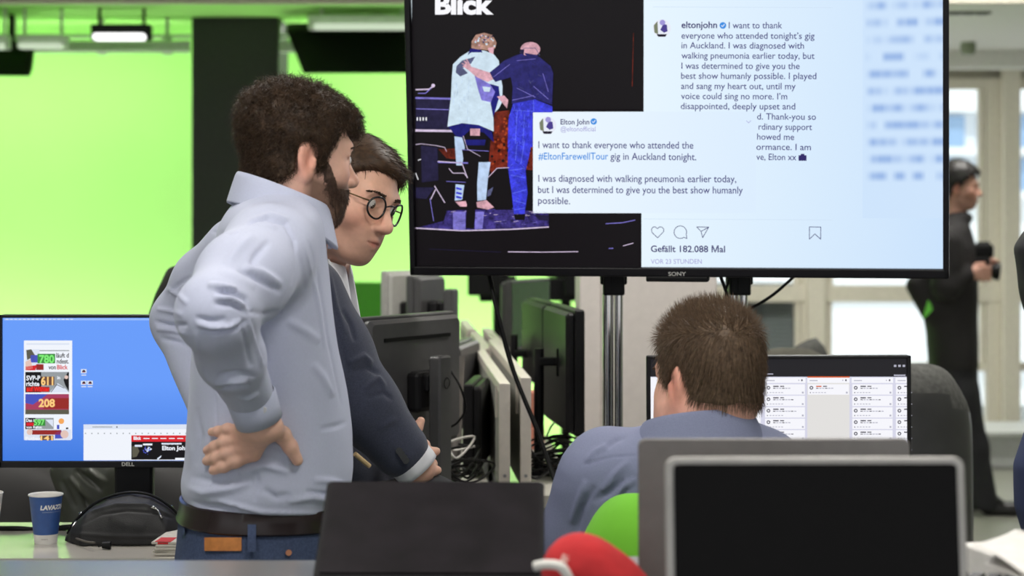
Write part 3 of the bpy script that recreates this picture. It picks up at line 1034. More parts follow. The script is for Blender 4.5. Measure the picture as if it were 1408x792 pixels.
for (cx, cy, r, l) in ((994, 35, 4.6, 2), (816.5, 167, 4.4, 5)):
    mb = SMB(D_); line(mb, tvs, [(cx - 2, cy), (cx - .5, cy + 1.7), (cx + 2.2, cy - 1.6)], .9, l)
    mb.build('tick_mark', glow('pic_white', (250, 250, 255)), scr)
mb = SMB(D_); rect(mb, tvs, 733, 153.5, 1039.5, 293, 3)
mb.build('quote_card', glow('tv_card', (238, 248, 255), 1.0, (220, 237, 254), 'x', 0.25, 0.75), scr)
mb = SMB(D_)
for s, a, b, y in [('I want to thank everyone who attended the', 740.5, 953.5, 203.5), ('gig in Auckland tonight.', 839.5, 957.5, 219.5), ('I was diagnosed with walking pneumonia earlier today,', 740.5, 1012.5, 249.8),
                   ('but I was determined to give you the best show humanly', 740, 1021.5, 265.2), ('possible.', 740, 784, 280)]:
    if s.startswith('I was'): mb.build('quote_text', m_text, scr); mb = SMB(D_)
    write(mb, tvs, s, a, b, y, 9.6, .006, lay=4, base1=y + .8)
mb.build('quote_text', m_text, scr)
mb = SMB(D_)
line(mb, tvs, [(896, 317.5), (896, 314.8), (898, 312.3), (901, 311.9), (904, 314.4), (907, 311.9), (910.5, 312.4), (912.8, 315), (912.5, 318.5), (904.2, 327), (896.5, 319.5), (896, 317.5)], .9, 1); mb.build('heart_sign', m_text2, scr); mb = SMB(D_)
ring = [(935.5 + 8.6 * math.cos(a), 319.2 + 8.6 * math.sin(a)) for a in np.linspace(.95, .35 + 2 * math.pi, 26)]
line(mb, tvs, ring + [(944.5, 328), (940.5, 326.4)], .9, 1); mb.build('comment_sign', m_text2, scr); mb = SMB(D_)
line(mb, tvs, [(958, 312), (974.5, 312.3), (966.2, 326.8), (964, 318.2), (958, 312)], .9, 1); line(mb, tvs, [(964, 318.2), (974.5, 312.3)], .9, 1); mb.build('share_sign', m_text2, scr); mb = SMB(D_)
line(mb, tvs, [(1113, 312), (1128.6, 312.2), (1128.4, 329), (1120.5, 321.6), (1113, 328.8), (1113, 312)], .9, 1)
mb.build('bookmark_sign', m_text2, scr)
mb = SMB(D_)
line(mb, tvs, [(898, 9.5), (1145, 10.5)], .6, 1); mb.build('divider_rule', glow('display_rule', (206, 224, 244)), scr); mb = SMB(D_); line(mb, tvs, [(885, 301), (1145, 302.5)], .6, 1)
mb.build('divider_rule', glow('display_rule', (206, 224, 244)), scr)
# round account pictures
for (cx, cy, r, l) in ((910, 39, 12.4, 1), (753, 172.5, 12.2, 4)):
    ac = SMB(D_)
    disc(ac, tvs, cx, cy, r, l, 0)
    flat(ac, tvs, [(cx - 11, cy - 4), (cx - 6, cy - 10), (cx - 5, cy + 8), (cx - 10, cy + 6)], l + 1, 1)
    flat(ac, tvs, [(cx - 2, cy + 2), (cx + 2, cy - 6), (cx + 7, cy - 5), (cx + 8, cy + 4), (cx + 3, cy + 6)], l + 1, 2)
    disc(ac, tvs, cx + 1, cy - 8, 4, l + 1, 3, 10); flat(ac, tvs, [(cx - 7, cy + 8), (cx + 7, cy + 8), (cx + 5, cy + 11.5), (cx - 5, cy + 11.5)], l + 1, 4)
    ac.build('account_picture', [glow('acc_white', (232, 236, 248)), glow('acc_olive', (120, 128, 104)), glow('acc_violet', (74, 62, 140)), glow('acc_lilac', (160, 150, 215)), glow('acc_dark', (24, 18, 40))], scr)

# strongly enlarged, soft copy of the text along the right edge of the display
def soft_words():
    m = bpy.data.materials.new('display_soft_words'); m.use_nodes = True
    nt = m.node_tree; b = nt.nodes['Principled BSDF']
    b.inputs['Base Color'].default_value = (.004, .004, .004, 1); b.inputs['Emission Strength'].default_value = 1.0; b.inputs['Roughness'].default_value = .4; b.inputs['Specular IOR Level'].default_value = .15
    tc = nt.nodes.new('ShaderNodeTexCoord'); sp = nt.nodes.new('ShaderNodeSeparateXYZ'); nt.links.new(tc.outputs['Object'], sp.inputs[0])
    def mth(op, a, b_=None, c=None):
        n = nt.nodes.new('ShaderNodeMath'); n.operation = op
        for i, x in enumerate((a, b_, c)):
            if x is None: continue
            if isinstance(x, (int, float)): n.inputs[i].default_value = x
            else: nt.links.new(x, n.inputs[i])
        return n.outputs[0]
    _, va = tvs.uv(1240, 7); _, vb = tvs.uv(1240, 242)
    per = (va - vb) / 10.0
    ph = mth('MULTIPLY', mth('SUBTRACT', sp.outputs['Z'], vb), 1.0 / per)
    row = mth('ROUND', ph)
    prof = mth('POWER', mth('ADD', mth('MULTIPLY', mth('COSINE', mth('MULTIPLY', ph, 2 * math.pi)), .5), .5), 1.3)
    cx = nt.nodes.new('ShaderNodeCombineXYZ'); nt.links.new(mth('MULTIPLY', sp.outputs['X'], 26.0), cx.inputs[0]); nt.links.new(mth('MULTIPLY', row, 7.3), cx.inputs[1])
    nz = nt.nodes.new('ShaderNodeTexNoise'); nz.inputs['Scale'].default_value = 1.0; nz.inputs['Detail'].default_value = 1.0; nt.links.new(cx.outputs[0], nz.inputs['Vector'])
    mr = nt.nodes.new('ShaderNodeMapRange'); mr.inputs['From Min'].default_value = .36; mr.inputs['From Max'].default_value = .6; nt.links.new(nz.outputs['Fac'], mr.inputs['Value'])
    u0, _ = tvs.uv(1188, 100); u1, _ = tvs.uv(1200, 100); _, vt = tvs.uv(1240, 252)
    e = nt.nodes.new('ShaderNodeMapRange'); e.inputs['From Min'].default_value = u0; e.inputs['From Max'].default_value = u1; nt.links.new(sp.outputs['X'], e.inputs['Value'])
    f = nt.nodes.new('ShaderNodeMapRange'); f.inputs['From Min'].default_value = vt - .005; f.inputs['From Max'].default_value = vt + .004; nt.links.new(sp.outputs['Z'], f.inputs['Value'])
    k = mth('MULTIPLY', mth('MULTIPLY', mth('MULTIPLY', prof, mr.outputs[0]), e.outputs[0]), f.outputs[0])
    mix = nt.nodes.new('ShaderNodeMix'); mix.data_type = 'RGBA'; nt.links.new(mth('MULTIPLY', k, 0.8), mix.inputs['Factor'])
    mix.inputs[6].default_value = lin((206, 228, 252)); mix.inputs[7].default_value = lin((138, 172, 226))
    nt.links.new(mix.outputs[2], b.inputs['Emission Color'])
    return m
mb = SMB(D_); rect(mb, tvs, 1186, -40, 1303, 300, 1)
mb.build('soft_text', soft_words(), scr)

SMB.zmax = 10.0
# television stand: two chrome columns, dark clamps, floor base
mb = None
st = thing('television_stand', 'twin chrome columns on a floor base carrying the huge television', 'stand', (P(930, 0, 4.5)[0], 4.54, 0))
off = np.array(st.location)
for px in (843, 1015):
    x = P(px, 400, 4.52)[0]
    r = 14.5 / F * 4.52
    for (dx, rr_) in ((-.45, .52), (.55, .40)):
        m = MB(off); m.tube([(x + r * dx, 4.53, 0.05), (x + r * dx, 4.53, 1.9)], r * rr_, 24); m.build('column', m_chrome, st, True, 40)
    m = MB(off); zc = P(0, 391, 4.48)[2]
    m.box((x, 4.495, zc + .03), (0.048, 0.04, 0.11), bev=0.004); m.box((x - 0.003, 4.473, zc + .01), (0.004, 0.006, 0.05)); m.box((x, 4.50, 1.6), (0.06, 0.03, 0.4), bev=0.004)
    m.build('clamp', m_black, st)
m = MB(off); x0, x1 = P(843, 0, 4.52)[0], P(1015, 0, 4.52)[0]
m.box(((x0 + x1) / 2, 4.54, 0.03), (x1 - x0 + .06, 0.36, 0.04), bev=0.01); m.build('floor_base', m_black, st)
m = MB(off); m.box(((x0 + x1) / 2, 4.56, 1.62), (x1 - x0 + .1, 0.03, 0.06), bev=0.004); m.build('cross_bar', m_black, st)
m = MB(off); m.tube([P(990, 378, 4.44), P(1000, 410, 4.44), P(994, 440, 4.44)], 0.004, 8, smooth_n=5); m.build('stand_cable', m_black, st, True); m = MB(off); m.tube([P(1004, 378, 4.44), P(998, 405, 4.44), P(1003, 450, 4.44)], 0.003, 8, smooth_n=5)
m.build('stand_cable', m_black, st, True)

def cable(name, pts, r, label, m=None, group=None, n=8, cat='cable'):
    mb = MB(); mb.tube(pts, r, 10, smooth_n=n)
    o = mb.build(name, m or m_black, None, True); tag(o, label, cat, group); return o
cable('power_cable', [P(672, 375, 4.45), P(684, 430, 4.42), P(706, 510, 4.4), P(738, 590, 4.35), P(757, 645, 4.3), P(772, 690, 4.25), P(775, 760, 4.25)], 0.0052, 'thick black cable dropping from the television past the desk dividers')
cable('signal_cable', [P(1000, 440, 4.5), P(1032, 424, 4.5), P(1062, 406, 4.48), P(1092, 380, 4.46)], 0.0036, 'black cable slanting up to the underside of the television right of the stand')

# ------------------------------------------------------------------ desks
m_desk = mat('desk_laminate', (192, 186, 176), 0.16, spec=0.5, var=0.03, vscale=6)
m_desk2 = mat('desk_laminate_white', (206, 202, 192), 0.4, var=0.03)
m_leg = mat('desk_leg_grey', (150, 150, 150), 0.4, metal=0.5)
DZ = 0.915
def desk(label, x0, x1, y0, y1, skew=0.0, z=DZ, m=None, th=0.028, legs=True):
    """desk top as a slab; skew slides the far edge sideways so it follows the row"""
    loc = np.array([(x0 + x1) / 2, (y0 + y1) / 2, 0])
    t = thing('desk', label, 'desk', loc)
    mb = MB(loc); s = skew * (y1 - y0)
    A = [(x0, y0), (x1, y0), (x1 + s, y1), (x0 + s, y1)]
    mb.prism(A, lambda u, v, d: (u, v, d), z - th, z)
    mb.build('desktop', m or m_desk2, t)
    if legs:
        for (x, y) in ((x0 + .08, y0 + .1), (x1 - .08, y0 + .1), (x0 + .08 + s, y1 - .1), (x1 - .08 + s, y1 - .1)):
            l = MB(loc); l.box((x, y, (z - th) / 2), (0.06, 0.06, z - th), bev=0.004); l.box((x, y, 0.01), (0.07, 0.12, 0.02), bev=0.004)
            l.build('leg', m_leg, t)
        l = MB(loc); l.box(((x0 + x1) / 2 + s / 2, (y0 + y1) / 2, z - th - .03), (x1 - x0 - .2, 0.05, 0.05)); l.build('cross_bar', m_leg, t)
    return t
xd = P(400, 0, 3.9)[0]
desk('glossy pale desk under the blue display with the paper cup and black bag', -1.75, -0.60, 3.72, 4.16, m=m_desk)
VPX = -0.0635
xl = P(684, 0, 4.42)[0]
desk('pale desk left of the desk dividers with tangled cables', xl - .24, xl, 4.40, 7.6, VPX)
xr = P(732, 0, 4.62)[0]
desk('pale desk right of the desk dividers under the edge-on monitors', xr, P(797, 0, 4.62)[0] + .02, 4.56, 7.6, VPX)
desk('pale desk of the seated man carrying his monitor', P(812, 0, 3.9)[0] + .12, P(1300, 0, 3.9)[0] + .02, 3.78, 4.22)
desk('high counter across the foreground carrying the laptops', -1.5, 1.5, 1.55, 2.62, z=1.10, m=mat('counter_grey', (112, 114, 116), 0.2, var=0.03), th=0.04)

# desk dividers
m_div = mat('divider_felt', (150, 150, 142), 0.7, bump=.1)
m_rim = mat('divider_rim_white', (216, 208, 198), 0.45)
def divider(px, y_top, D, L, label, wpx=15):
    c = P(px, 0, D); zt = P(0, y_top, D)[2]; wd = wpx / F * D
    loc = np.array([c[0], D, DZ]); t = thing('desk_divider', label, 'desk divider', loc, group=None)
    ang = math.degrees(math.atan2(-VPX, 1.0)); R = zrot(ang)
    h = zt - DZ - .004
    mb = MB(); 
    def pt(x, y, z): return R @ np.array([x, y, z])
    mb.box(pt(0, 0.012, h / 2 + .004), (wd, 0.024, h), R, 0.002); mb.box(pt(0, L - 0.012, h / 2 + .004), (wd, 0.024, h), R, 0.002)
    mb.box(pt(0, L / 2, h - .008), (wd, L - .05, 0.024), R, 0.002)
    for k in (.08, .92):
        mb.box(pt(-wd / 2, L * k, h * .8), (0.006, 0.012, h * .3), R)
    mb.build('rim', m_rim, t)
    mb = MB(); mb.box(pt(0, L / 2, (h - .02) / 2 + .004), (wd * .72, L - .05, h - .02), R); mb.build('felt_panel', m_div, t)
    mb = MB(); mb.tube([pt(0, -0.002, 0.035), pt(0, 0.004, 0.035)], 0.004, 12); mb.build('screw', m_leg, t)
    return t
divider(694, 527, 4.64, 1.45, 'nearest white rimmed desk divider of the left row')
divider(723, 519, 4.64, 1.45, 'nearest white rimmed desk divider of the right row')
divider(671, 480, 6.0, 1.0, 'second white rimmed desk divider of the left row, behind the nearest', 13)
divider(694, 478, 6.1, 1.1, 'second white rimmed desk divider of the right row, behind the nearest', 13)
divider(648, 453, 6.9, .65, 'farthest white rimmed desk divider of the left row', 12)
# ------------------------------------------------------------------ monitors
m_mon = mat('monitor_grey', (76, 75, 76), 0.42)
m_monb = mat('monitor_black', (26, 25, 27), 0.42, spec=.25)
m_monl = mat('monitor_silver', (192, 190, 186), 0.45)
m_off = mat('screen_glass_off', (12, 13, 15), 0.15, spec=.25)
def monitor(label, cx, cy, yaw, w, zb, zt, body=None, zdesk=DZ, screen=None, neck=True, group=None, stem=.05, bev=.006, slot=False):
    """yaw: direction of local x; the display faces local -y"""
    R = zrot(yaw); loc = np.array([cx, cy, zdesk])
    t = thing('monitor', label, 'monitor', loc, R, group)
    h = zt - zb; zc = (zt + zb) / 2 - zdesk; body = body or m_mon
    m = MB(); m.rbox((0, 0.012, zc), (w, 0.024, h), 0.006, edge=0.003)
    m.rbox((0, 0.032, zc), (w * .97, 0.026, h * .95), 0.012, edge=0.008)
    m.build('housing', body, t, True, 35)
    if slot:
        m = MB(); m.box((0, 0.047, zc + h * .33), (w * .70, 0.004, 0.008)); m.build('vent_slot', m_black, t)
    m = MB(); m.add([(-w / 2 + .009, -.0006, zc - h / 2 + .014), (w / 2 - .009, -.0006, zc - h / 2 + .014), (w / 2 - .009, -.0006, zc + h / 2 - .009), (-w / 2 + .009, -.0006, zc + h / 2 - .009)], [(0, 1, 2, 3)])
    m.build('screen', screen or m_off, t)
    if neck:
        m = MB(); m.box((0, 0.060, zc - .02), (0.09, 0.035, 0.09), bev=.01); m.box((0, .075, zc), (.05, .03, .04), bev=.006); m.build('hinge', m_monb, t)
        m = MB(); m.rbox((0, 0.105, (zc + .06) / 2), (stem, 0.03, zc + .06), 0.008, edge=.004); m.build('stand_column', body, t, True, 35)
        m = MB(); m.box((0, 0.05, 0.008), (0.22, 0.19, 0.016), bev=.006); m.build('foot', m_monb, t)
    return t
# left row, backs towards the aisle
A = monitor('large grey monitor seen from behind beside the dark blazer sleeve', -0.250, 4.47, -120, 0.385, 1.035, 1.335, slot=True, stem=.052)
c = np.array(A.location)
mm = MB(); mm.lathe([(0.011, 0), (0.013, .001), (0.011, .002)], (0, .1215, .27), 20, R=xrot(-90)); mm.build('round_mark', m_monb, A)
x = P(549, 0, 6.4)[0]; monitor('pale silver monitor back rising above the large grey monitor', x, 6.4, -132, 0.17, P(0, 442, 6.4)[2] - .08, P(0, 372, 6.4)[2], m_monl, bev=.01)
x = P(577, 0, 6.1)[0]; monitor('dark monitor with a pale edge beside the silver one under the television corner', x, 6.1, -112, 0.20, P(0, 442, 6.1)[2] - .06, P(0, 378, 6.1)[2], m_mon)
x = P(655, 0, 5.0)[0]; monitor('low dark monitor seen edge-on between the cable tangle and the dividers', x - .02, 5.0, -94, 0.30, P(0, 640, 5.0)[2], P(0, 522, 5.0)[2], m_monb, neck=False)
x = P(625, 0, 5.6)[0]; monitor('slim dark monitor edge behind the stand column of the large grey monitor', x, 5.65, -98, 0.36, P(0, 590, 5.6)[2], P(0, 470, 5.6)[2], m_mon, neck=False)
# right row, seen from the side
def side_mon(px, D, yt, yb, label, wpx, yaw, w=.42):
    x = P(px, 0, D)[0]
    return monitor(label, x, D, yaw, w, P(0, yb, D)[2], P(0, yt, D)[2], m_monb, neck=False)
RM1 = side_mon(786, 5.0, 421, 588, 'black monitor edge-on against the white column, nearest of the right row', 28, 97)
RM2 = side_mon(752, 5.8, 413, 530, 'black monitor edge-on, second of the right row', 22, 98)
x = P(730, 0, 6.9)[0]; RM3 = monitor('monitor with a green reflection coloured into its screen, farthest of the right row', x, 6.9, 66, 0.34, P(0, 480, 6.9)[2], P(0, 384, 6.9)[2], m_mon, screen=mat('screen_green_reflection', (58, 104, 50), .12), neck=False)  # studio wall's green reflection put into the screen colour
# round poles carrying the arms
def arm_pole(px, D, y0, y1, px2, ya, mon, r=.014):
    a = P(px, y0, D); loc = np.array([0, 0, 0.])
    class T_: pass
    def fix(o): o.parent = mon; o.matrix_parent_inverse = mon.matrix_world.inverted()
    m = MB(loc); m.tube([(a[0], D, DZ), (a[0], D, a[2])], r, 16); m.lathe([(0, 0), (.045, 0), (.045, .01), (0.02, .016)], (a[0], D, DZ), 24); fix(m.build('arm_pole', m_monb, None, True, 40))
    b = P(px2, ya, D); m = MB(loc); m.box(((a[0] + b[0]) / 2, D, b[2]), (abs(b[0] - a[0]), .03, .022), bev=.005); m.box((b[0], D, b[2]), (.02, .07, .07), bev=.004); fix(m.build('arm', m_black, None))
arm_pole(741, 4.95, 479, 0, 770, 497, RM1, .0125)
arm_pole(707, 5.9, 460, 0, 738, 486, RM2, .011)
arm_pole(702, 6.9, 437, 0, 722, 446, RM3, .012)
a = P(629, 490, 4.75); loc = np.array([P(622, 0, 4.7)[0], 4.7, DZ]); t = thing('monitor_post', 'grey round post rising from the cable tangle beside the dividers', 'post', loc)
m = MB(loc); m.tube([(loc[0], 4.7, DZ), a], .0175, 18); m.build('pole', mat('post_grey', (128, 122, 118), .35, metal=.3), t, True, 40)
m = MB(loc); m.lathe([(0, 0), (.04, 0), (.04, .012), (.02, .018)], (loc[0], 4.7, DZ), 24); m.build('foot', m_leg, t, True, 40)

# cables on the middle desks
rr = random.Random(5)
def loop_cable(px, py, D, n, s, label, m=None, grp='tangled cables on the middle desks', r=.0028):
    pts = []
    x, y = px, py
    for k in range(n):
        a = k * 1.9 + rr.random()
        q = P(px + s * math.cos(a) * (1 + .3 * rr.random()), 0, D + .10 * math.sin(a * 1.3))
        z = max(DZ + .006, P(0, py + s * .55 * math.sin(a), D)[2])
        pts.append((q[0], q[1], z))
    cable('tangled_cable', pts, r, label, m, grp, 8)
for k in range(5):
    loop_cable(rr.uniform(618, 655), rr.uniform(625, 650), 4.60 + .03 * k, 7, rr.uniform(18, 34), 'thin black cable lying in the tangle beside the grey post')
for k in range(7):
    loop_cable(rr.uniform(742, 780), rr.uniform(610, 650), 4.80 + .04 * k, 7, rr.uniform(16, 34), 'thin black cable lying in the tangle right of the dividers')
loop_cable(632, 612, 4.62, 6, 22, 'white cable looped in the tangle beside the grey post', mat('cable_white', (215, 210, 205), .4))
cable('hanging_cable', [P(618, 508, 4.55), P(632, 530, 4.5), P(640, 560, 4.5), P(630, 580, 4.5), P(612, 596, 4.5), P(608, 640, 4.5)], .0026, 'black cable curving down behind the column of the large grey monitor')
for k in range(3):
    cable('hanging_cable', [P(778 - k * 2, 545, 5.0), P(786 - k * 3, 585 + 4 * k, 4.95), P(770 - 2 * k, 603 + 5 * k, 4.9), P(748, 612 + 6 * k, 4.88)], .0028, 'black cable looping from the edge-on monitor by the white column', None, 'cables below the edge-on monitor')
cable('hanging_cable', [P(780, 566, 5.05), P(768, 575, 5.0), P(757, 588, 4.98), P(750, 605, 4.95)], .0025, 'white cable curving below the edge-on monitor by the white column', mat('cable_white', (215, 210, 205), .4))
# small pink box behind the pole
c = P(736, 562, 5.5); mb = MB(c); mb.box(c, (.034, .05, .10), bev=.006); 
mb.box((c[0], c[1], (c[2] - .05 + DZ) / 2), (.05, .06, c[2] - .05 - DZ), bev=.004)
o = mb.build('pink_box', mat('pink_card', (228, 150, 128), .5)); o.location = c; tag(o, 'small pink box beside the dark arm pole right of the dividers', 'box')

# studio cameras against the green wall
def studio_camera(px, D, label, mirror=1):
    b = P(px, 396, D); loc = np.array([b[0], D, 0]); t = thing('studio_camera', label, 'studio camera', loc)
    m = MB(loc); m.box(b, (.17, .40, .11), bev=.01); m.box(b + [0, -.12, .08], (.10, .12, .06), bev=.008); m.build('body', m_black, t)
    m = MB(loc); m.tube([b + [-.02, .18, 0], b + [-.02, .36, 0]], [.05, .065], 18); m.build('lens', m_black, t, True, 40)
    m = MB(loc); m.box(b + [-.06 * mirror, -.26, .03], (.15, .04, .11), bev=.006); m.build('viewfinder', m_black, t)
    m = MB(loc); m.tube([(b[0], D, .1), (b[0], D, b[2] - .05)], .025, 14)
    for a in (90, 210, 330):
        m.tube([(b[0], D, .14), (b[0] + .34 * math.cos(math.radians(a)), D + .34 * math.sin(math.radians(a)), .05)], .02, 8)
    m.build('pedestal', m_black, t, True, 40)
    c2 = P(px + 5, 470, D - .1); m = MB(loc); m.tube([c2 + [.05 * math.cos(a), 0, .05 * math.sin(a)] for a in np.linspace(0, 2 * math.pi, 20)], .012, 8, caps=False); m.lathe([(0, -.01), (.045, -.01), (.045, .01), (0, .01)], c2, 20, R=xrot(90)); m.tube([c2, (b[0], D, c2[2])], .012, 8)
    m.build('steering_ring', m_black, t, True, 40)
    return t
studio_camera(685, 9.2, 'black studio camera before the green wall, left of the monitors under the television')
studio_camera(778, 9.6, 'black studio camera before the green wall, just left of the white column', -1)

# ------------------------------------------------------------------ blue display with the web page at the left
blf = Frame(P(-1, 643, 4.06), P(352, 643, 4.06))
w = blf.w
dell = thing('monitor', 'wide black monitor showing a blue desktop at the left edge', 'monitor', blf.O, blf.R)
h = (643 - 433) / F * 4.06
m = MB(); bz = .0065; b0 = .0135
m.box((w / 2, .022, h / 2), (w, .03, h), bev=.003)
m.box((w / 2, .003, b0 / 2), (w, .012, b0), bev=.0015); m.box((w / 2, .003, h - .003), (w, .012, .006), bev=.0015)
m.box((.003, .003, h / 2), (.006, .012, h), bev=.0015); m.box((w - .003, .003, h / 2), (.006, .012, h), bev=.0015)
m.box((w / 2, .045, h / 2), (w * .7, .03, h * .6), bev=.012); m.build('housing', m_monb, dell)
m = MB(); m.add([(.006, .004, b0), (w - .006, .004, b0), (w - .006, .004, h - .006), (.006, .004, h - .006)], [(0, 1, 2, 3)])
dscr = m.build('screen', glow('desktop_blue', (66, 124, 226), 1.0, (104, 156, 250), 'z', .02, .17), dell)
zbot = DZ - blf.O[2]
m = MB(); m.box((w / 2, .075, (h * .45 + zbot) / 2), (.08, .03, h * .45 - zbot), bev=.006); m.build('stand_column', m_monb, dell)
m = MB(); m.box((w / 2, .05, zbot + .006), (.21, .12, .012), bev=.004); m.build('foot', m_monb, dell)
m = MB(); write(m, blf, 'DELL', 168, 185, 640.3, 5.0, .02, lay=10); m.build('maker_lettering', mat('silver_letters', (225, 222, 215), .3, metal=.3), dell)
ds = Shift(blf, .004); D_ = .004
def q4(pts): return [(x * .2273, 420 + y * .2273) for x, y in pts]
def q5(pts): return [(x * .2525, 590 + y * .2525) for x, y in pts]
pal = [('web_white', (240, 244, 252)), ('web_black', (20, 18, 22)), ('web_red', (214, 34, 44)), ('web_green', (60, 140, 62)), ('web_grey', (150, 156, 160)), ('web_skin', (226, 196, 186)), ('web_olive', (92, 90, 76)),
       ('web_magenta', (168, 62, 96)), ('web_blue', (72, 84, 190)), ('web_orange', (244, 168, 92)), ('web_lime', (128, 236, 120)), ('web_dkred', (150, 42, 40)), ('web_pale', (220, 228, 244)), ('web_bluebar', (150, 186, 250)), ('web_brown', (110, 74, 60)), ('web_yellow', (255, 208, 130))]
CW = {n[4:]: i for i, (n, _) in enumerate(pal)}
pm = SMB(D_)
def f4(p, c, l=2): flat(pm, ds, q4(p), l, CW[c])
def b4(x0, y0, x1, y1, c, l=2): f4([(x0, y0), (x1, y0), (x1, y1), (x0, y1)], c, l)
def b5(x0, y0, x1, y1, c, l=2): flat(pm, ds, q5([(x0, y0), (x1, y0), (x1, y1), (x0, y1)]), l, CW[c])
b4(24, 78, 1500, 90, 'bluebar', 1)
for k in range(16): b4(35 + k * 26, 81, 52 + k * 26, 86, 'pale', 2)
b4(145, 212, 437, 808, 'white', 1); b4(160, 228, 420, 238, 'pale', 2)
# first tile: people and a headline
b4(154, 265, 240, 392, 'pale', 2); f4([(160, 270), (190, 265), (212, 300), (210, 345), (185, 320), (165, 330)], 'olive', 3); b4(186, 300, 236, 345, 'blue', 3); f4([(155, 340), (185, 325), (200, 380), (155, 392)], 'skin', 4)
b4(228, 292, 335, 350, 'green', 4); b4(220, 355, 265, 390, 'dkred', 4); f4([(155, 370), (225, 360), (215, 392), (155, 392)], 'red', 4); b4(240, 270, 420, 276, 'grey', 3)
# second tile
b4(154, 402, 418, 526, 'grey', 2); b4(154, 402, 250, 526, 'black', 3); b4(160, 492, 300, 522, 'dkred', 4); b4(250, 430, 330, 482, 'brown', 4); f4([(300, 526), (350, 470), (395, 500), (418, 526)], 'pale', 3); f4([(385, 450), (410, 405), (418, 402), (418, 520), (395, 480)], 'black', 4); disc(pm, ds, 91.5, 518.5, 2.6, 5, CW['skin'], 14)
line(pm, ds, q4([(310, 524), (345, 478), (390, 500)]), .8, 5, CW['black'])
# third tile: blurred stage colours
b4(154, 536, 418, 658, 'magenta', 2); f4([(154, 536), (290, 536), (200, 600), (154, 590)], 'blue', 3); b4(154, 630, 418, 658, 'olive', 3); f4([(300, 560), (418, 560), (418, 625), (260, 625)], 'dkred', 3)
# fourth, fifth
b4(154, 680, 325, 748, 'grey', 2); b4(154, 680, 215, 748, 'black', 3); b4(160, 708, 205, 728, 'red', 4); b4(205, 690, 275, 728, 'green', 3); f4([(275, 690), (322, 690), (322, 735)], 'pale', 3); disc(pm, ds, 84.5, 579, 3.9, 3, CW['orange'], 14); b4(345, 722, 360, 748, 'blue', 3); b4(400, 738, 414, 748, 'black', 3)
b5(132, 2, 388, 60, 'pale', 2); b5(175, 5, 335, 30, 'dkred', 3); b5(218, 34, 292, 60, 'brown', 3); flat(pm, ds, q5([(300, 20), (335, 8), (345, 50), (300, 52)]), 3, CW['blue']); disc(pm, ds, 89, 597, 5.6, 4, CW['skin'], 14); disc(pm, ds, 41, 594, 4, 4, CW['skin'], 14)
# file icons
for (x, y) in ((490, 385), (490, 455), (528, 455)):
    b4(x, y, x + 34, y + 25, 'pale', 2); f4([(x + 6, y + 19), (x + 12, y + 5), (x + 24, y + 5), (x + 30, y + 19)], 'black', 3); b4(x + 14, y + 13, x + 21, y + 20, 'magenta', 4); b4(x + 2, y + 33, x + 32, y + 39, 'pale', 2)
# browser window
rect(pm, ds, 115, 583.5, 350, 633, 2, CW['white']); rect(pm, ds, 115, 583.5, 350, 590, 3, CW['pale'])
for k in range(22): b4(515 + k * 38, 770, 522 + k * 38, 777, 'grey', 4)
b4(560, 732, 680, 737, 'grey', 4); b4(705, 731, 712, 739, 'black', 4)
b5(716, 34, 1500, 68, 'red', 4); b5(716, 68, 1500, 166, 'black', 3)
for k in range(10): b5(782 + k * 46, 48, 815 + k * 46, 53, 'white', 5)
flat(pm, ds, q5([(720, 95), (745, 85), (760, 120), (745, 150), (722, 155)]), 4, CW['olive']); b5(735, 85, 775, 96, 'pale', 5); b5(780, 78, 830, 88, 'white', 5)
for k in range(26):
    a = rr.random() * 6.28; r_ = rr.random() * 6; disc(pm, ds, 203 + r_ * math.cos(a) * .9, 619 + r_ * math.sin(a), rr.uniform(.5, 1.4), 5, CW[rr.choice(['blue', 'bluebar', 'pale', 'blue'])], 8)
flat(pm, ds, q5([(855, 160), (880, 142), (878, 152), (862, 166)]), 4, CW['pale']); b5(880, 75, 990, 82, 'pale', 5); b5(955, 156, 1010, 166, 'white', 5)
pm.build('page_picture', [glow(n, c) for n, c in pal], dscr)
def words(name, items, colr, bold=.02, lay=7):
    for it in items:
        mb = SMB(D_); write(mb, ds, it[0], it[1], it[2], it[3], it[4], it[5] if len(it) > 5 else bold, lay=lay)
        mb.build(name, colr, dscr)
def X4(v): return v * .2273
def Y4(v): return 420 + v * .2273
words('tile_headline', [('l\u00e4uft d', X4(342), X4(418), Y4(314), 6.2), ('ndest.', X4(345), X4(418), Y4(350), 6.2), ('von', X4(295), X4(340), Y4(385), 5.8)], glow('web_black', (20, 18, 22)))
words('tile_name', [('Blick', X4(347), X4(412), Y4(385), 6.0)], glow('web_red', (214, 34, 44)))
words('tile_count', [('780', X4(238), X4(330), Y4(346), 10.5, .035), ('597', X4(207), X4(272), Y4(722), 7.6, .035)], glow('web_lime', (128, 236, 120)))
words('tile_count', [('611', X4(250), X4(324), Y4(480), 11, .035), ('208', X4(236), X4(334), Y4(612), 10.5, .035), ('141', 590 * 0 + 222 * .2525, 290 * .2525, 590 + 60 * .2525, 6.0, .035)], glow('web_yellow', (255, 208, 130)))
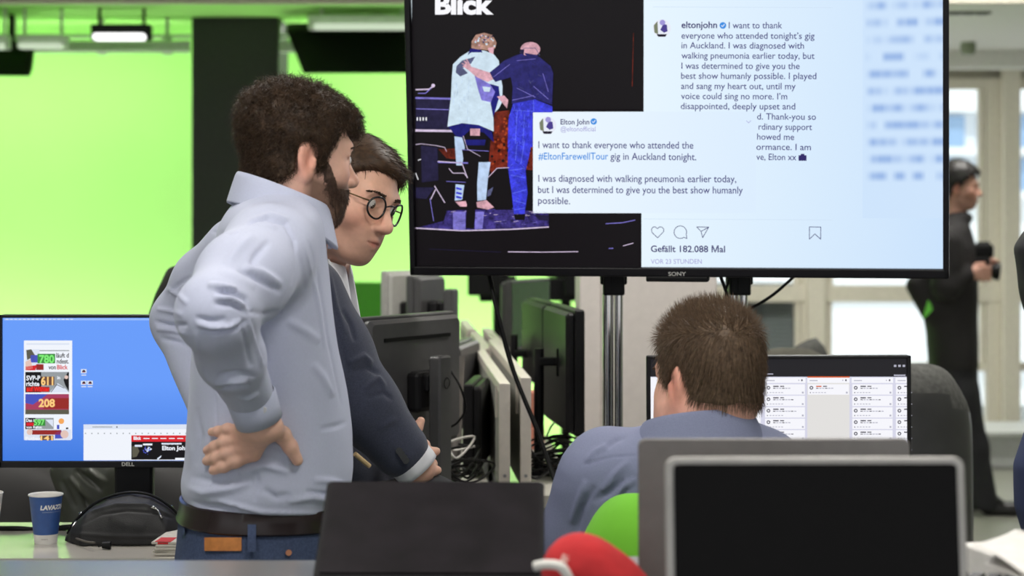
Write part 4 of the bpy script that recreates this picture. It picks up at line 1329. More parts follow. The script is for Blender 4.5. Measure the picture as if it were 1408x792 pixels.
words('tile_headline', [('SVP-P', X4(161), X4(246), Y4(452), 6.4, .03), ('richte', X4(161), X4(240), Y4(486), 6.2, .03), ('Das i', X4(160), X4(208), Y4(703), 4.2, .03), ('von Rehm', X4(160), X4(255), Y4(743), 3.6, .03), ('Blick', 729 * .2525, 770 * .2525, 590 + 57 * .2525, 4.4, .04), ('Elton John bricht', 884 * .2525, 1120 * .2525, 590 + 113 * .2525, 5.6, .035), ('Kollaps auf B\u00fchne', 884 * .2525, 990 * .2525, 590 + 84 * .2525, 2, .02), ('in', X4(348), X4(366), Y4(445), 4.5, .03)], glow('web_white', (240, 244, 252)))
words('tile_headline', [('auf W\u00e4hler', X4(163), X4(303), Y4(518), 6.4, .03)], glow('web_red2', (246, 40, 36)))
words('tile_headline', [('Putbas', 141 * .2525, 222 * .2525, 590 + 59 * .2525, 4.6, .03)], glow('web_white', (240, 244, 252)), lay=8)

# ------------------------------------------------------------------ the seated man's monitor with card columns
cf = Frame(P(890, 690, 4.0), P(1253.5, 690, 3.98))
w = cf.w; h = (690 - 490) / F * 4.0
mn = thing('monitor', 'black monitor with white card columns in front of the seated man', 'monitor', cf.O, cf.R)
m = MB(); m.box((w / 2, .022, h / 2), (w, .03, h), bev=.003); m.box((w / 2, .003, .008), (w, .012, .016), bev=.0015); m.box((w / 2, .003, h - .003), (w, .012, .006), bev=.0015)
m.box((.004, .003, h / 2), (.008, .012, h), bev=.0015); m.box((w - .004, .003, h / 2), (.008, .012, h), bev=.0015); m.box((w / 2, .045, h / 2), (w * .7, .03, h * .6), bev=.012); m.build('housing', m_monb, mn)
m = MB(); m.add([(.008, .004, .016), (w - .008, .004, .016), (w - .008, .004, h - .006), (.008, .004, h - .006)], [(0, 1, 2, 3)]); cscr = m.build('screen', glow('board_lilac', (214, 214, 232)), mn)
zb = DZ - cf.O[2]
m = MB(); m.box((w / 2, .075, (h * .45 + zb) / 2), (.08, .03, h * .45 - zb), bev=.006); m.build('stand_column', m_monb, mn)
m = MB(); m.box((w / 2, .05, zb + .006), (.21, .17, .012), bev=.004); m.build('foot', m_monb, mn)
D_ = .004; cs_ = Shift(cf, .004)
pm = SMB(D_)
pc = [('board_dark', (34, 33, 37)), ('board_card', (246, 246, 252)), ('board_ink', (84, 82, 94)), ('board_orange', (214, 96, 52)), ('board_ecru', (226, 224, 222)), ('board_soft', (176, 176, 192))]
def rc(x0, y0, x1, y1, c, l): rect(pm, cs_, x0, y0, x1, y1, l, c)
rc(892, 491, 1252, 518, 0, 1)
for x in (1229, 1235, 1241): rc(x, 501.5, x + 3.5, 504.5, 5, 2)
rc(1229, 515, 1245, 517, 5, 2); rc(1053, 513.5, 1063, 515, 5, 2)
for ci, (x0, x1, ntop) in enumerate([(990, 1046, 0), (1051, 1107.5, 1), (1110, 1168, 2), (1171, 1228, 3), (1231, 1249, 4)]):
    if ci == 2: rc(x0, 519, x1, 690, 4, 2); rc(x0, 517.4, x1, 519.2, 3, 4)
    rc(x0, 519.2, x1, 526.5, 1, 3); rc(x0 + 3, 522.6, x0 + 14, 523.8, 5, 4)
    if x1 < 1240: rc(x1 - 6, 521.5, x1 - 4, 524, 2, 4); rc(x1 - 10, 522, x1 - 8.6, 523.6, 5, 4)
    for k in range(1 if ci == 2 else (9 if ci else 0)):
        y = 528.3 + 15.75 * k
        rc(x0 + .8, y, x1 - .8, y + 14.3, 1, 3)
        disc(pm, cs_, x0 + 5.5, y + 4.8, 2.6, 4, 2, 12); disc(pm, cs_, x0 + 5.5, y + 4.8, 1.2, 5, 1, 10)
        xe = min(x1 - 4, x0 + 38 + 9 * ((k * 7 + ci * 3) % 3) / 2)
        rc(x0 + 12, y + 2.0, min(x1 - 2, x0 + 19.5), y + 3.7, 3 if ci == 2 else 2, 4); rc(min(x1 - 2, x0 + 21.5), y + 2.1, min(x1 - 1.5, x0 + 27), y + 3.5, 2, 4)
        for j in range(int((xe - x0 - 12) / 4)): rc(x0 + 12 + j * 4.1, y + 4.9, x0 + 15.2 + j * 4.1, y + 6.1, 5 if j % 3 else 2, 4)
        rc(x0 + 3.5, y + 10.7, x0 + 4.7, y + 12.2, 2, 4)
        for j in range(5): rc(x0 + 7 + j * 4, min(y + 10.9, 700), min(x1 - 1, x0 + 9.6 + j * 4), y + 11.9, 5, 4)
        if x1 < 1240: rc(x1 - 5, y + 10.2, x1 - 2.6, y + 12.6, 5, 4)
rc(894, 519, 1046, 690, 1, 2)
pm.build('card_columns', [glow(n, c) for n, c in pc], cscr)

# ------------------------------------------------------------------ laptops on the foreground counter
CZ = 1.10
def laptop(label, x, y, yaw, w, lid, base_d, lean, lidm, rim, facing, screenm=None, keym=None, r=.012, bez=.010, logo=False):
    """x axis along the hinge; the lid stands at y=0 leaning back by lean; the keyboard lies towards local -y"""
    R = zrot(yaw); t = thing('laptop', label, 'laptop', (x, y, CZ), R)
    Rt = xrot(-lean)
    m = MB(); m.rbox(Rt @ np.array([0, 0, lid / 2]) + [0, 0, .014], (w, .007, lid), r, Rt, edge=.0015); m.build('lid', lidm, t, True, 35)
    m = MB(); m.rbox(Rt @ np.array([0, -.0045, lid / 2 + .001]) + [0, 0, .014], (w - 2 * bez, .003, lid - 2 * bez), max(.003, r - bez * .7), Rt); m.build('screen', screenm, t)
    m = MB()
    m.prism([(-w / 2, -base_d), (w / 2, -base_d), (w / 2, -.002), (-w / 2, -.002)], lambda u, v, d: (u, v, d), .002, .015); m.build('base', rim, t)
    for r_ in range(5):
        pass
    k = MB()
    for r_ in range(5):
        for c_ in range(13):
            k.box((-w * .44 + (c_ + .5) * w * .88 / 13, -.025 - r_ * .019, .0158), (w * .88 / 13 - .003, .016, .002), bev=.0006, seg=1)
    k.build('keyboard', m_black, t)
    m = MB(); m.box((0, -base_d + .05, .0154), (.1, .07, .001)); m.build('trackpad', rim, t)
    m = MB(); m.tube([(-w * .4, 0, .012), (w * .4, 0, .012)], .006, 10); m.build('hinge', m_black, t, True, 40)
    return t
m_alu = mat('aluminium', (172, 168, 164), .42, metal=.25)
m_alu2 = mat('aluminium_dark', (134, 130, 128), .42, metal=.2)
m_lapscreen = mat('laptop_screen_off', (12, 10, 10), .3, spec=.08)
D = 2.06; cxx = P(1125, 0, D)[0]
laptop('silver laptop with a rounded rim and switched-off black screen in the right foreground', cxx, D, 0.4, 416 / F * D, .188, .19, 8, m_alu, m_alu, 1, m_lapscreen, r=.011, bez=.0085)
# second lid, its back to us
D2 = 2.36; w2 = 375 / F * D2
laptop('grey laptop with its lid back towards us, standing behind the silver laptop', P(1065.5, 0, D2)[0], D2 + .004, 180.6, w2, P(0, 606, D2)[2] - CZ - .012, .20, -2, mat('lid_grey', (120, 116, 114), .42, metal=.15), m_alu2, -1, m_lapscreen, r=.009)
D3 = 2.40
tb = laptop('black laptop with its dark reflecting screen tilted far back in the centre foreground', P(589, 0, D3)[0], D3, -1.0, .279, .190, .19, 60, mat('laptop_black', (22, 20, 23), .5, spec=.2), mat('laptop_black', (22, 20, 23), .5), 1, mat('laptop_dull_screen', (27, 23, 27), .38, spec=.14, var=.3, vscale=22), r=.007, bez=.006)

# ------------------------------------------------------------------ things on the left desk
c = P(63, 744.5, 3.90); c[2] = DZ
t = thing('paper_cup', 'blue paper coffee cup with white foot on the desk below the blue display', 'cup', c)
k = .0675 / .0675
def cup_r(z): return .0218 + (.0325 - .0218) * z / .0955
prof = [(0, .004), (.0205, .004), (.0210, 0), (.0216, 0), (cup_r(.018), .018), (cup_r(.05), .05), (cup_r(.0925), .0925), (.0338, .0930), (.0342, .0945), (.0335, .0957), (.0318, .0950), (.0310, .0925), (.022, .02), (0, .012)]
m = MB(c); m.lathe(prof, c, 48, mi=[1, 1, 1, 1, 0, 0, 1, 1, 1, 1, 1, 1, 1])
m.build('cup_wall', [mat('cup_blue', (54, 88, 150), .35, var=.10, vscale=60), mat('cup_white', (232, 228, 222), .45)], t, True, 50)
fm = Frame(c, c + np.array([1, 0, 0]))
def wrap(items, z0, h, x0, w_, mtl, name, bold=.02, skew=.18):
    vs, fs = glyphs(items, bold); lx, hx = vs[:, 0].min(), vs[:, 0].max(); m = MB(c)
    out = []
    for v in vs:
        z = z0 + v[1] / .7 * h; xx = x0 + (v[0] - lx) / (hx - lx) * w_ + skew * (z - z0)
        r = cup_r(z) + .0003; a = -math.pi / 2 + xx / r
        out.append(c + np.array([r * math.cos(a), r * math.sin(a), z]))
    m.add(out, fs); m.build(name, mtl, t)
wrap('LAVAZZA', .068, .0085, -.004, .055, mat('cup_letters', (240, 238, 232), .5), 'cup_lettering', .05)
wrap('ESPRESSO ITALIA', .062, .002, 0.000, .04, mat('cup_letters2', (170, 184, 210), .5), 'cup_small_lettering', 0)
wrap('ristorazione', .009, .0022, -.004, .013, mat('cup_letters3', (120, 96, 84), .5), 'cup_small_lettering', 0, 0)
# rim of another cup at the left edge
c2 = P(-20, 712, 3.95); c2[2] = DZ
m = MB(c2); m.lathe([(0, .004), (.022, 0), (.0335, .088), (.035, .090), (.034, .092), (.031, .088), (0, .012)], c2, 40)
o = m.build('paper_cup', mat('cup_white', (232, 228, 222), .45), None, True, 50); o.location = c2; tag(o, 'white paper cup cut off by the left edge of the photo', 'cup')

# black bag
bagm = mat('bag_nylon', (30, 29, 30), .62, bump=.25, bscale=400, var=.15)
yb = 3.93
A_, B_ = P(93, 742, yb), P(250, 742, yb)
cen = np.array([(A_[0] + B_[0]) / 2 , yb, DZ])
prims = []
hw = (B_[0] - A_[0]) / 2
top = [(93, 735), (103, 718), (125, 697), (150, 684), (180, 678), (208, 682), (232, 696), (247, 712), (258, 733)]
def bagfn(p):
    px = 704 + F * p[:, 0] / yb
    zt = np.interp(px, [a for a, _ in top], [P(0, b, yb)[2] for _, b in top])
    hh = np.maximum(zt - DZ, .012)
    u = (p[:, 2] - DZ) / hh
    half = .072 * np.sqrt(np.clip(1 - np.clip(u, 0, 1) ** 2.2, 0.02, 1)) * np.clip(hh / .06, .35, 1)
    d1 = np.abs(p[:, 1] - yb) - half
    d2 = (p[:, 2] - zt)
    d3 = np.maximum(P(93, 0, yb)[0] - p[:, 0], p[:, 0] - P(258, 0, yb)[0])
    d = np.maximum(np.maximum(d1 * .75, d2 * .6), np.maximum(d3, DZ + .001 - p[:, 2]))
    return d
bp = [Prim(bagfn, cen + [0, 0, .04], .14, 'u', .01)]
bag = thing('waist_bag', 'black nylon waist bag with silver zip pullers lying on the desk', 'bag', cen)
pip = creases([([(100, 722), (125, 704), (160, 694), (200, 694), (245, 712)], 2.2, .004), ([(112, 722), (140, 707), (175, 702), (215, 705), (240, 714)], 1.8, -.003), ([(96, 733), (150, 737), (240, 738)], 2.5, .003), ([(150, 715), (200, 728)], 8, .003)], base=lambda p: wob(p, 40, 3) * .002)
v_, q_ = cloth(bp, .0028, pip)
np_mesh('bag_body', v_, q_, bagm, bag, cen)
m = MB(cen)
m.tube([P(a, b - 1, yb - .012) for a, b in top], .0028, 8, smooth_n=4); m.build('zip_track', m_black, bag, True)
for pts, nm in (([(211, 698), (218, 701), (221, 708), (224, 712)], 'a'), ([(235, 697), (241, 702), (247, 708)], 'b'), ([(112, 706), (107, 713), (101, 723)], 'c')):
    m = MB(cen); pp = [P(x, y, raymarch(bp, x, y, 3.5, 4.3) or yb) + [0, -.005, 0] for x, y in pts]
    m.tube(pp, [.0028, .0018, .002, .0026], 8); m.tube([pp[0] + [-.004, 0, 0], pp[0] + [.004, 0, .002]], .0026, 8)
    m.build('zip_puller', m_chrome, bag, True)
cable('strap_cord', [P(98, 737, 3.92), P(108, 741.5, 3.86), P(120, 745, 3.82), P(130, 746, 3.80)], .0022, 'thin dark cord ending in a black toggle in front of the black bag', mat('cord_grey', (92, 86, 78), .6), cat='cord')
cable('desk_cable', [P(-30, 728, 4.06), P(20, 727, 4.05), P(60, 729, 4.06), P(95, 725, 4.05), P(130, 727, 4.07)], .006, 'thick black cable running along the back edge of the desk behind the paper cup')
c3 = P(145, 752, 3.82); c3[2] = DZ + .008; m = MB(c3); m.tube([c3 + [-.006, 0, 0], c3 + [.010, 0, 0]], [.006, .008], 14); m.tube([c3 + [-.014, 0, -.002], c3 + [-.004, 0, 0]], .002, 8); o = m.build('cord_toggle', m_black, None, True, 40); o.location = c3; tag(o, 'small black cord toggle on the desk in front of the bag', 'toggle')

# newspapers on the desk beside the man
np_w = mat('newsprint', (206, 200, 188), .8, var=.12, vscale=90, stretch=(1, 1, 40)); np_r = mat('newsprint_red', (205, 48, 48), .7)
for i in range(5):
    cc = P(258 + rr.uniform(-3, 3), 0, 3.82); z = DZ + .003 + i * .0052
    tt = thing('newspaper', ['folded newspaper at the bottom of the stack beside the man with hand on hip', 'folded newspaper second from the bottom of the stack beside the man', 'folded newspaper in the middle of the stack beside the man', 'folded newspaper second from the top of the stack beside the man', 'folded newspaper with a red corner on top of the stack beside the man'][i], 'newspaper', (cc[0], cc[1], z - .0025), zrot(rr.uniform(-9, 9)), 'newspapers stacked on the left desk')
    MB().box((0, 0, .0025), (.105, .15, .005), bev=.0018).build('pages', np_w, tt)
    if i == 4: MB().box((-.030, -.0752, .0025), (.02, .0008, .0036)).build('red_corner', np_r, tt)
    if i == 4: MB().box((-.030, -.05, .0053), (.03, .05, .0006)).build('title_block', np_r, tt)

# ------------------------------------------------------------------ red microphone foam, papers and keyboard on the counter
Dm = 2.26
c = P(806, 790, Dm); base = np.array([c[0], Dm, CZ])
mic = thing('microphone', 'red foam microphone cover lying between the two foreground laptops', 'microphone', base)
pr = [cap(P(798, 786, Dm), P(832, 812, Dm), .044, .040, k=.01), cap(P(832, 812, Dm), P(880, 840, Dm), .038, .03, k=.03)]
v_, q_ = grow(pr, .003, lambda p: wob(p, 260, 5) * .0006)
np_mesh('foam_cover', v_, q_, mat('foam_red', (190, 40, 44), .9, bump=.3, bscale=900, var=.12), mic, base)
m = MB(base); m.tube([P(735, 779, Dm - .045), P(752, 776, Dm - .05), P(772, 780, Dm - .052), P(784, 798, Dm - .05)], .0055, 10, smooth_n=5); m.build('cord', mat('cord_white', (226, 222, 216), .5), mic, True)
m = MB(base); m.tube([P(868, 836, Dm), P(930, 872, Dm)], [.018, .014], 16); m.build('handle', m_black, mic, True, 40)
m = MB(base)
vs, fs = glyphs('Blick', .03); lx, hx = vs[:, 0].min(), vs[:, 0].max()
pts = []
for v in vs:
    px = 768 + (v[0] - lx) / (hx - lx) * 10 + v[1] * 9; py = 776 + (v[0] - lx) / (hx - lx) * 2 - v[1] / .7 * 14 
    d = raymarch(pr, px, py, 1.9, 2.6) or Dm
    pts.append(P(px, py, d - .0008))
m.add(pts, fs); m.build('lettering', mat('mic_letters', (236, 200, 190), .7), mic)
# crumpled white papers
pap = mat('paper_white', (232, 228, 224), .7)
def sheet(label, corners, D, amp, seed, z0):
    n = 14; (a, b_, c_, d_) = [np.array(q, float) for q in corners]
    vs = []
    for j in range(n + 1):
        for i in range(n + 1):
            u, v = i / n, j / n
            q = a * (1 - u) * (1 - v) + b_ * u * (1 - v) + c_ * u * v + d_ * (1 - u) * v
            q = q + np.array([0, 0, amp * math.sin(3.1 * u + seed) * math.sin(2.6 * v + seed * 2) + amp * .4 * math.sin(9 * u * v + seed)])
            q[2] = max(q[2], z0)
            vs.append(q)
    m = MB(corners[0]); N = n + 1
    fs = [(j * N + i, j * N + i + 1, (j + 1) * N + i + 1, (j + 1) * N + i) for j in range(n) for i in range(n)]
    m.add(vs, fs); o = m.build('paper_sheet', pap, None, True); o.location = corners[0]
    md = o.modifiers.new('thickness', 'SOLIDIFY'); md.thickness = .0006
    tag(o, label, 'paper'); return o
Dp = 2.30
sheet('curved white paper sheet lying on top of the paper heap at the right edge', [P(1340, 762, Dp), P(1430, 800, Dp - .2), P(1490, 726, Dp + .08), P(1395, 724, Dp + .18)], Dp, .008, 1, CZ + .03)
sheet('white paper sheet hanging low under the curved one at the right edge', [P(1352, 772, Dp - .02), P(1440, 830, Dp - .2), P(1500, 748, Dp), P(1400, 738, Dp + .15)], Dp, .006, 2.2, CZ + .02)
kb = thing('keyboard', 'black keyboard partly under the white papers at the right edge', 'keyboard', (P(1420, 0, 2.3)[0], 2.30, CZ), zrot(-24))
KR = zrot(0)
MB().box((0, 0, .012), (.20, .11, .022), bev=.004).build('case', m_black, kb)
k = MB()
for r_ in range(5):
    for c_ in range(10):
        k.box((-.09 + c_ * .0195, -.042 + r_ * .02, .026), (.016, .016, .007), bev=.0015, seg=1)
k.build('keys', mat('key_grey', (70, 70, 74), .4), kb)
# support under the papers
hp = MB((P(1445, 0, 2.36)[0], 2.40, CZ)); hp.box((P(1450, 0, 2.36)[0], 2.44, CZ + .022), (.13, .16, .042), R=zrot(14), bev=.003)
o = hp.build('paper_stack', pap); o.location = (P(1445, 0, 2.36)[0], 2.40, CZ); tag(o, 'stack of white paper under the curved sheets at the right edge', 'paper')

# ------------------------------------------------------------------ chairs
m_leather = mat('chair_leather', (74, 74, 74), .42, var=.08, vscale=14, bump=.1, bscale=160)
m_mesh = mat('chair_fabric_dark', (100, 100, 97), .9, var=.25, vscale=70, bump=.4, bscale=120)
def office_chair(label, cx, cy, yaw, zt, w, backm, topm=None, hback=.50, seat_z=.50, r=.62):
    """back faces local -y (the sitter looks towards +y)"""
    R = zrot(yaw); t = thing('office_chair', label, 'chair', (cx, cy, 0), R)
    b = MB(); n, rows = 18, 16
    # curved back shell
    vs = []; 
    for side in (0, 1):
        for j in range(rows + 1):
            v = j / rows; z = zt - hback + hback * v
            hwid = w / 2 * (0.80 + .28 * math.sin(math.pi * min(1, v * .75 + .12))) 
            hwid = min(hwid, w / 2)
            if v > .72: hwid *= math.sqrt(max(.02, 1 - ((v - .72) / .28) ** 2 * r)) 
            for i in range(n + 1):
                u = 2 * i / n - 1
                y = .07 * u * u + .05 * (v - .5) ** 2 + .02 * v
                drop = .045 * abs(u) ** 3 * max(0, (v - .6) / .4)
                th = .035 * (1 - abs(u) ** 6) * (1 - abs(2 * v - 1) ** 8) + .004
                vs.append((u * hwid, y + (th if side else -th), z - drop))
    N = n + 1; M_ = (rows + 1) * N; fs = []
    for j in range(rows):
        for i in range(n):
            fs.append((j * N + i, j * N + i + 1, (j + 1) * N + i + 1, (j + 1) * N + i)); fs.append((M_ + j * N + i, M_ + (j + 1) * N + i, M_ + (j + 1) * N + i + 1, M_ + j * N + i + 1))
    for i in range(n):
        fs.append((i, M_ + i, M_ + i + 1, i + 1)); k = rows * N; fs.append((k + i, k + i + 1, M_ + k + i + 1, M_ + k + i))
    for j in range(rows):
        fs.append((j * N, (j + 1) * N, M_ + (j + 1) * N, M_ + j * N)); fs.append((j * N + n, M_ + j * N + n, M_ + (j + 1) * N + n, (j + 1) * N + n))
    nf = len(fs)
    b.add(vs, fs)
    if topm is not None:
        for k in range(nf):
            f = b.f[k]; zc = sum(b.v[a][2] for a in f) / 4; xc = sum(b.v[a][0] for a in f) / 4
            if zc > zt - .075 - .05 * (abs(xc) / (w / 2)) ** 2: b.m[k] = 1
    b.build('backrest', [backm, topm or backm], t, True, 60)
    s = MB(); s.box((0, .30, seat_z - .04), (w * .95, .46, .08), bev=.03, seg=4); s.build('seat', topm or backm, t, True, 50)
    s = MB(); s.tube([(0, .05, zt - hback + .1), (0, .10, seat_z - .05), (0, .28, seat_z - .08)], .022, 10, smooth_n=4); s.build('back_bracket', m_black, t, True)
    s = MB(); s.tube([(0, .3, .10), (0, .3, seat_z - .08)], .03, 14); s.build('gas_column', m_black, t, True, 40)
    for k in range(5):
        a = math.radians(72 * k + 20); l = MB(); e = (.28 * math.cos(a), .3 + .28 * math.sin(a))
        l.tube([(0, .3, .11), (e[0], e[1], .075)], [.024, .015], 8); l.build('base_arm', m_black, t, True, 40)
        l = MB(); l.tube([(e[0] - .012, e[1], .03), (e[0] + .012, e[1], .03)], .029, 14); l.build('caster', m_black, t, True, 40)
    return t
office_chair('large dark leather office chair back with a textured top edge right of the card monitor', P(1268, 0, 4.75)[0] - .02, 4.72, 6, P(0, 502, 4.7)[2], .33, m_leather, m_mesh, .54, r=.30)
office_chair('grey rounded office chair back peeping over the card monitor beside the seated man', P(1086, 0, 6.2)[0], 6.2, -10, P(0, 479, 6.2)[2], .42, mat('chair_fabric_grey', (112, 110, 100), .9, var=.1), None, .5)
office_chair('narrow dark chair back pointing up behind the card monitor', P(1133, 0, 7.3)[0], 7.3, 70, P(0, 465, 7.3)[2], .36, m_mesh, None, .5)
office_chair('bright green office chair behind the seated man', P(885, 0, 2.98)[0] , 2.98, -4, P(0, 688, 2.94)[2], .21, mat('chair_green', (112, 190, 44), .8, var=.05, vscale=20), None, .42, seat_z=.60, r=.34)
# chairs behind the left desk
office_chair('black office chair behind the desk under the left part of the blue display', P(0, 0, 4.95)[0], 4.95, 10, P(0, 632, 4.9)[2], .46, mat('chair_black', (38, 36, 36), .6), None, .5, seat_z=.48)
office_chair('black office chair behind the bag under the right part of the blue display', P(205, 0, 4.85)[0], 4.85, -8, P(0, 632, 4.85)[2], .40, mat('chair_black', (38, 36, 36), .6), None, .5, seat_z=.48)
# the jacket slung over one of them
Dj = 4.76
jp = [cap(P(98, 640, Dj), P(150, 650, Dj), .035, .04, k=.03), cap(P(100, 645, Dj), P(112, 720, Dj), .045, .05, k=.04), cap(P(150, 650, Dj), P(128, 725, Dj), .04, .04, k=.04), cap(P(80, 650, Dj - .02), P(108, 706, Dj - .03), .017, .017, k=.01)]
jc = creases([([(95, 655), (125, 690)], 3, .010), ([(105, 645), (140, 675)], 3, -.010), ([(120, 645), (147, 664)], 3, .010), ([(85, 660), (105, 700)], 2.5, -.006), ([(110, 670), (122, 700)], 3, -.008)], base=lambda p: wob(p, 30, 5) * .003)
v_, q_ = cloth(jp, .004, jc); jo = np_mesh('jacket', v_, q_, mat('jacket_leather', (64, 66, 58), .38, var=.1), None, P(110, 690, Dj)); jo.location = P(110, 690, Dj)
tag(jo, 'dark shiny leather jacket slung over the black chair below the blue display', 'jacket')
office_chair('black round headrest of a chair behind the shoulder of the man with hand on hip', P(243, 0, 5.4)[0] , 5.4, -6, P(0, 366, 5.4)[2], .24, mat('chair_black', (38, 36, 36), .6), None, .85, seat_z=.55)
# ------------------------------------------------------------------ people
class Xf:
    def __init__(self, O, yaw, pitch=0, roll=0, s=1.0):
        y, p, r = [math.radians(a) for a in (yaw, pitch, roll)]
        f = np.array([math.cos(y) * math.cos(p), math.sin(y) * math.cos(p), math.sin(p)])
        l = np.array([-math.sin(y), math.cos(y), 0]); u = np.cross(f, l)
        l2 = l * math.cos(r) + u * math.sin(r); u2 = -l * math.sin(r) + u * math.cos(r)
        self.R = np.stack([f, l2, u2], 1); self.O = np.asarray(O, float); self.s = s
    def pt(self, *q): return self.O + self.R @ (np.array(q, float) * self.s)
    def inv(self, p): return ((p - self.O) @ self.R) / self.s

def head_prims(T, jaw=1.0, nose=1.0, lips=True, ears=True):
    s = T.s
    def E(c, r, k=.02, op='u', R=None): return ell(T.pt(*c), np.array(r) * s, T.R if R is None else T.R @ R, op, k * s)
    def C(a, b, ra, rb=None, k=.015, op='u'): return cap(T.pt(*a), T.pt(*b), ra * s, (ra if rb is None else rb) * s, op, k * s)
    pr = [E((-.010, 0, .030), (.092, .076, .084)),
          E((.032, 0, .006), (.058, .063, .078), .03),
          E((.036, 0, -.060), (.050, .050 * jaw, .052), .035),
          C((-.012, .052 * jaw, -.058), (.060, .022, -.100), .016, .016, .03), C((-.012, -.052 * jaw, -.058), (.060, -.022, -.100), .016, .016, .03),
          E((.070, 0, -.100), (.022, .024, .017), .025),
          E((.056, .040, -.028), (.028, .026, .024), .03), E((.056, -.040, -.028), (.028, .026, .024), .03),
          E((.078, 0, -.064), (.022, .034, .026), .025),
          C((.080, -.040, .020), (.084, .0, .016), .011, .011, .02), C((.080, .040, .020), (.084, .0, .016), .011, .011, .02),
          E((.100, .033, -.001), (.020, .022, .015), .016, 's'), E((.100, -.033, -.001), (.020, .022, .015), .016, 's'),
          C((.086, 0, .008), (.111 * nose ** .3, 0, -.032), .0085, .0115, .014), E((.112, 0, -.036), (.0125, .0115, .0105), .008),
          E((.101, .012, -.040), (.011, .0075, .008), .006), E((.101, -.012, -.040), (.011, .0075, .008), .006),
          E((.0775, .033, -.001), (.0138, .0138, .0138), .004), E((.0775, -.033, -.001), (.0138, .0138, .0138), .004),
          C((.080, .016, .010), (.079, .049, .008), .0045, .004, .006), C((.080, -.016, .010), (.079, -.049, .008), .0045, .004, .006),
          C((.084, .017, -.011), (.078, .047, -.010), .0035, .0035, .008), C((.084, -.017, -.011), (.078, -.047, -.010), .0035, .0035, .008)]
    if lips:
        pr += [C((.090, .022, -.0690), (.099, .004, -.0655), .0035, .0058, .005), C((.090, -.022, -.0690), (.099, -.004, -.0655), .0035, .0058, .005),
               C((.090, .018, -.0735), (.0975, .0, -.0765), .004, .0062, .005), C((.090, -.018, -.0735), (.0975, .0, -.0765), .004, .0062, .005),
               C((.096, .020, -.0705), (.1035, 0, -.0708), .0011, .0011, .003, 's'), C((.096, -.020, -.0705), (.1035, 0, -.0708), .0011, .0011, .003, 's')]
    if ears:
        for sg in (1, -1):
            Re = zrot(sg * -22) @ yrot(-14)
            pr += [E((-.012, sg * .079, -.010), (.019, .0075, .031), .008, R=Re), E((-.008, sg * .076, -.038), (.010, .007, .011), .008),
                   E((-.007, sg * .088, -.010), (.010, .007, .018), .006, 's', R=Re),
                   C((.003, sg * .079, -.012), (.002, sg * .0785, -.022), .0055, .0055, .005),
                   C((-.014, sg * .083, .008), (-.018, sg * .083, -.020), .0028, .0028, .004)]
    return pr

def skin_colors(T, verts, base, stub=0.0, lip=(176, 100, 92), stub_c=(92, 72, 64), flush=.35):
    b = np.array(lin(base)[:3]); l = T.inv(verts)
    col = np.repeat(b[None], len(verts), 0)
    def blend(c, w):
        nonlocal col
        col = col * (1 - w[:, None]) + np.array(lin(c)[:3]) * w[:, None]
    red = (min(255, base[0] + 6), int(base[1] * .82), int(base[2] * .78))
    x, y, z = l[:, 0], l[:, 1], l[:, 2]
    ins = (np.linalg.norm(l, axis=1) < .16)
    def g(c, r): return np.exp(-(((x - c[0]) / r[0]) ** 2 + ((y - c[1]) / r[1]) ** 2 + ((z - c[2]) / r[2]) ** 2))
    blend(red, flush * ins * np.clip(g((.07, .045, -.035), (.03, .025, .025)) + g((.07, -.045, -.035), (.03, .025, .025)) + g((.11, 0, -.036), (.018, .018, .016)), 0, 1))
    blend(red, .6 * ins * np.clip(g((-.012, .085, -.012), (.025, .016, .04)) + g((-.012, -.085, -.012), (.025, .016, .04)), 0, 1))
    if stub:
        w = np.clip((-.040 + .25 * np.maximum(0, .03 - x) - z) / .012, 0, 1) * np.clip((x + .012) / .02, 0, 1) * np.clip((z + .128) / .012, 0, 1)
        w = w * (1 - .8 * g((.098, 0, -.071), (.02, .026, .010)))
        blend(stub_c, stub * ins * w)
    if lip is not None:
        w = g((.099, 0, -.071), (.016, .021, .0095)); blend(lip, ins * np.clip(w * 1.6 - .45, 0, .85))
    n = wob(verts, 160, 2) * .04 + wob(verts, 500, 4) * .03
    return np.clip(col * (1 + n[:, None]), 0, 1)

m_skin = mat('skin', (205, 160, 140), .48, spec=.35, attr=True, var=.03, vscale=120, bump=.06, bscale=500, sss=.08)
m_eyew = mat('eye_white', (222, 214, 208), .2)
m_iris = mat('iris_brown', (62, 44, 34), .15)
def eyes(T, par, off, lookx=0.0, lookz=-.15, iris=None):
    for sg in (1, -1):
        c = T.pt(.0795, sg * .033, -.0008); m = MB(off); bm = bmesh.new(); bmesh.ops.create_uvsphere(bm, u_segments=20, v_segments=14, radius=.0128 * T.s)
        g_ = T.R @ np.array([1, lookx, lookz]); g_ /= np.linalg.norm(g_)
        bm.verts.ensure_lookup_table()
        vs = [c + np.array(v.co) for v in bm.verts]; 
        n0 = len(m.f); m.add(vs, [[v.index for v in f.verts] for f in bm.faces]); bm.free()
        for k in range(n0, len(m.f)):
            q = sum(np.array(m.v[a]) for a in m.f[k]) / len(m.f[k]) + off - c
            if q @ g_ / np.linalg.norm(q) > .87: m.m[k] = 1
        m.build('eye', [m_eyew, iris or m_iris], par, True)

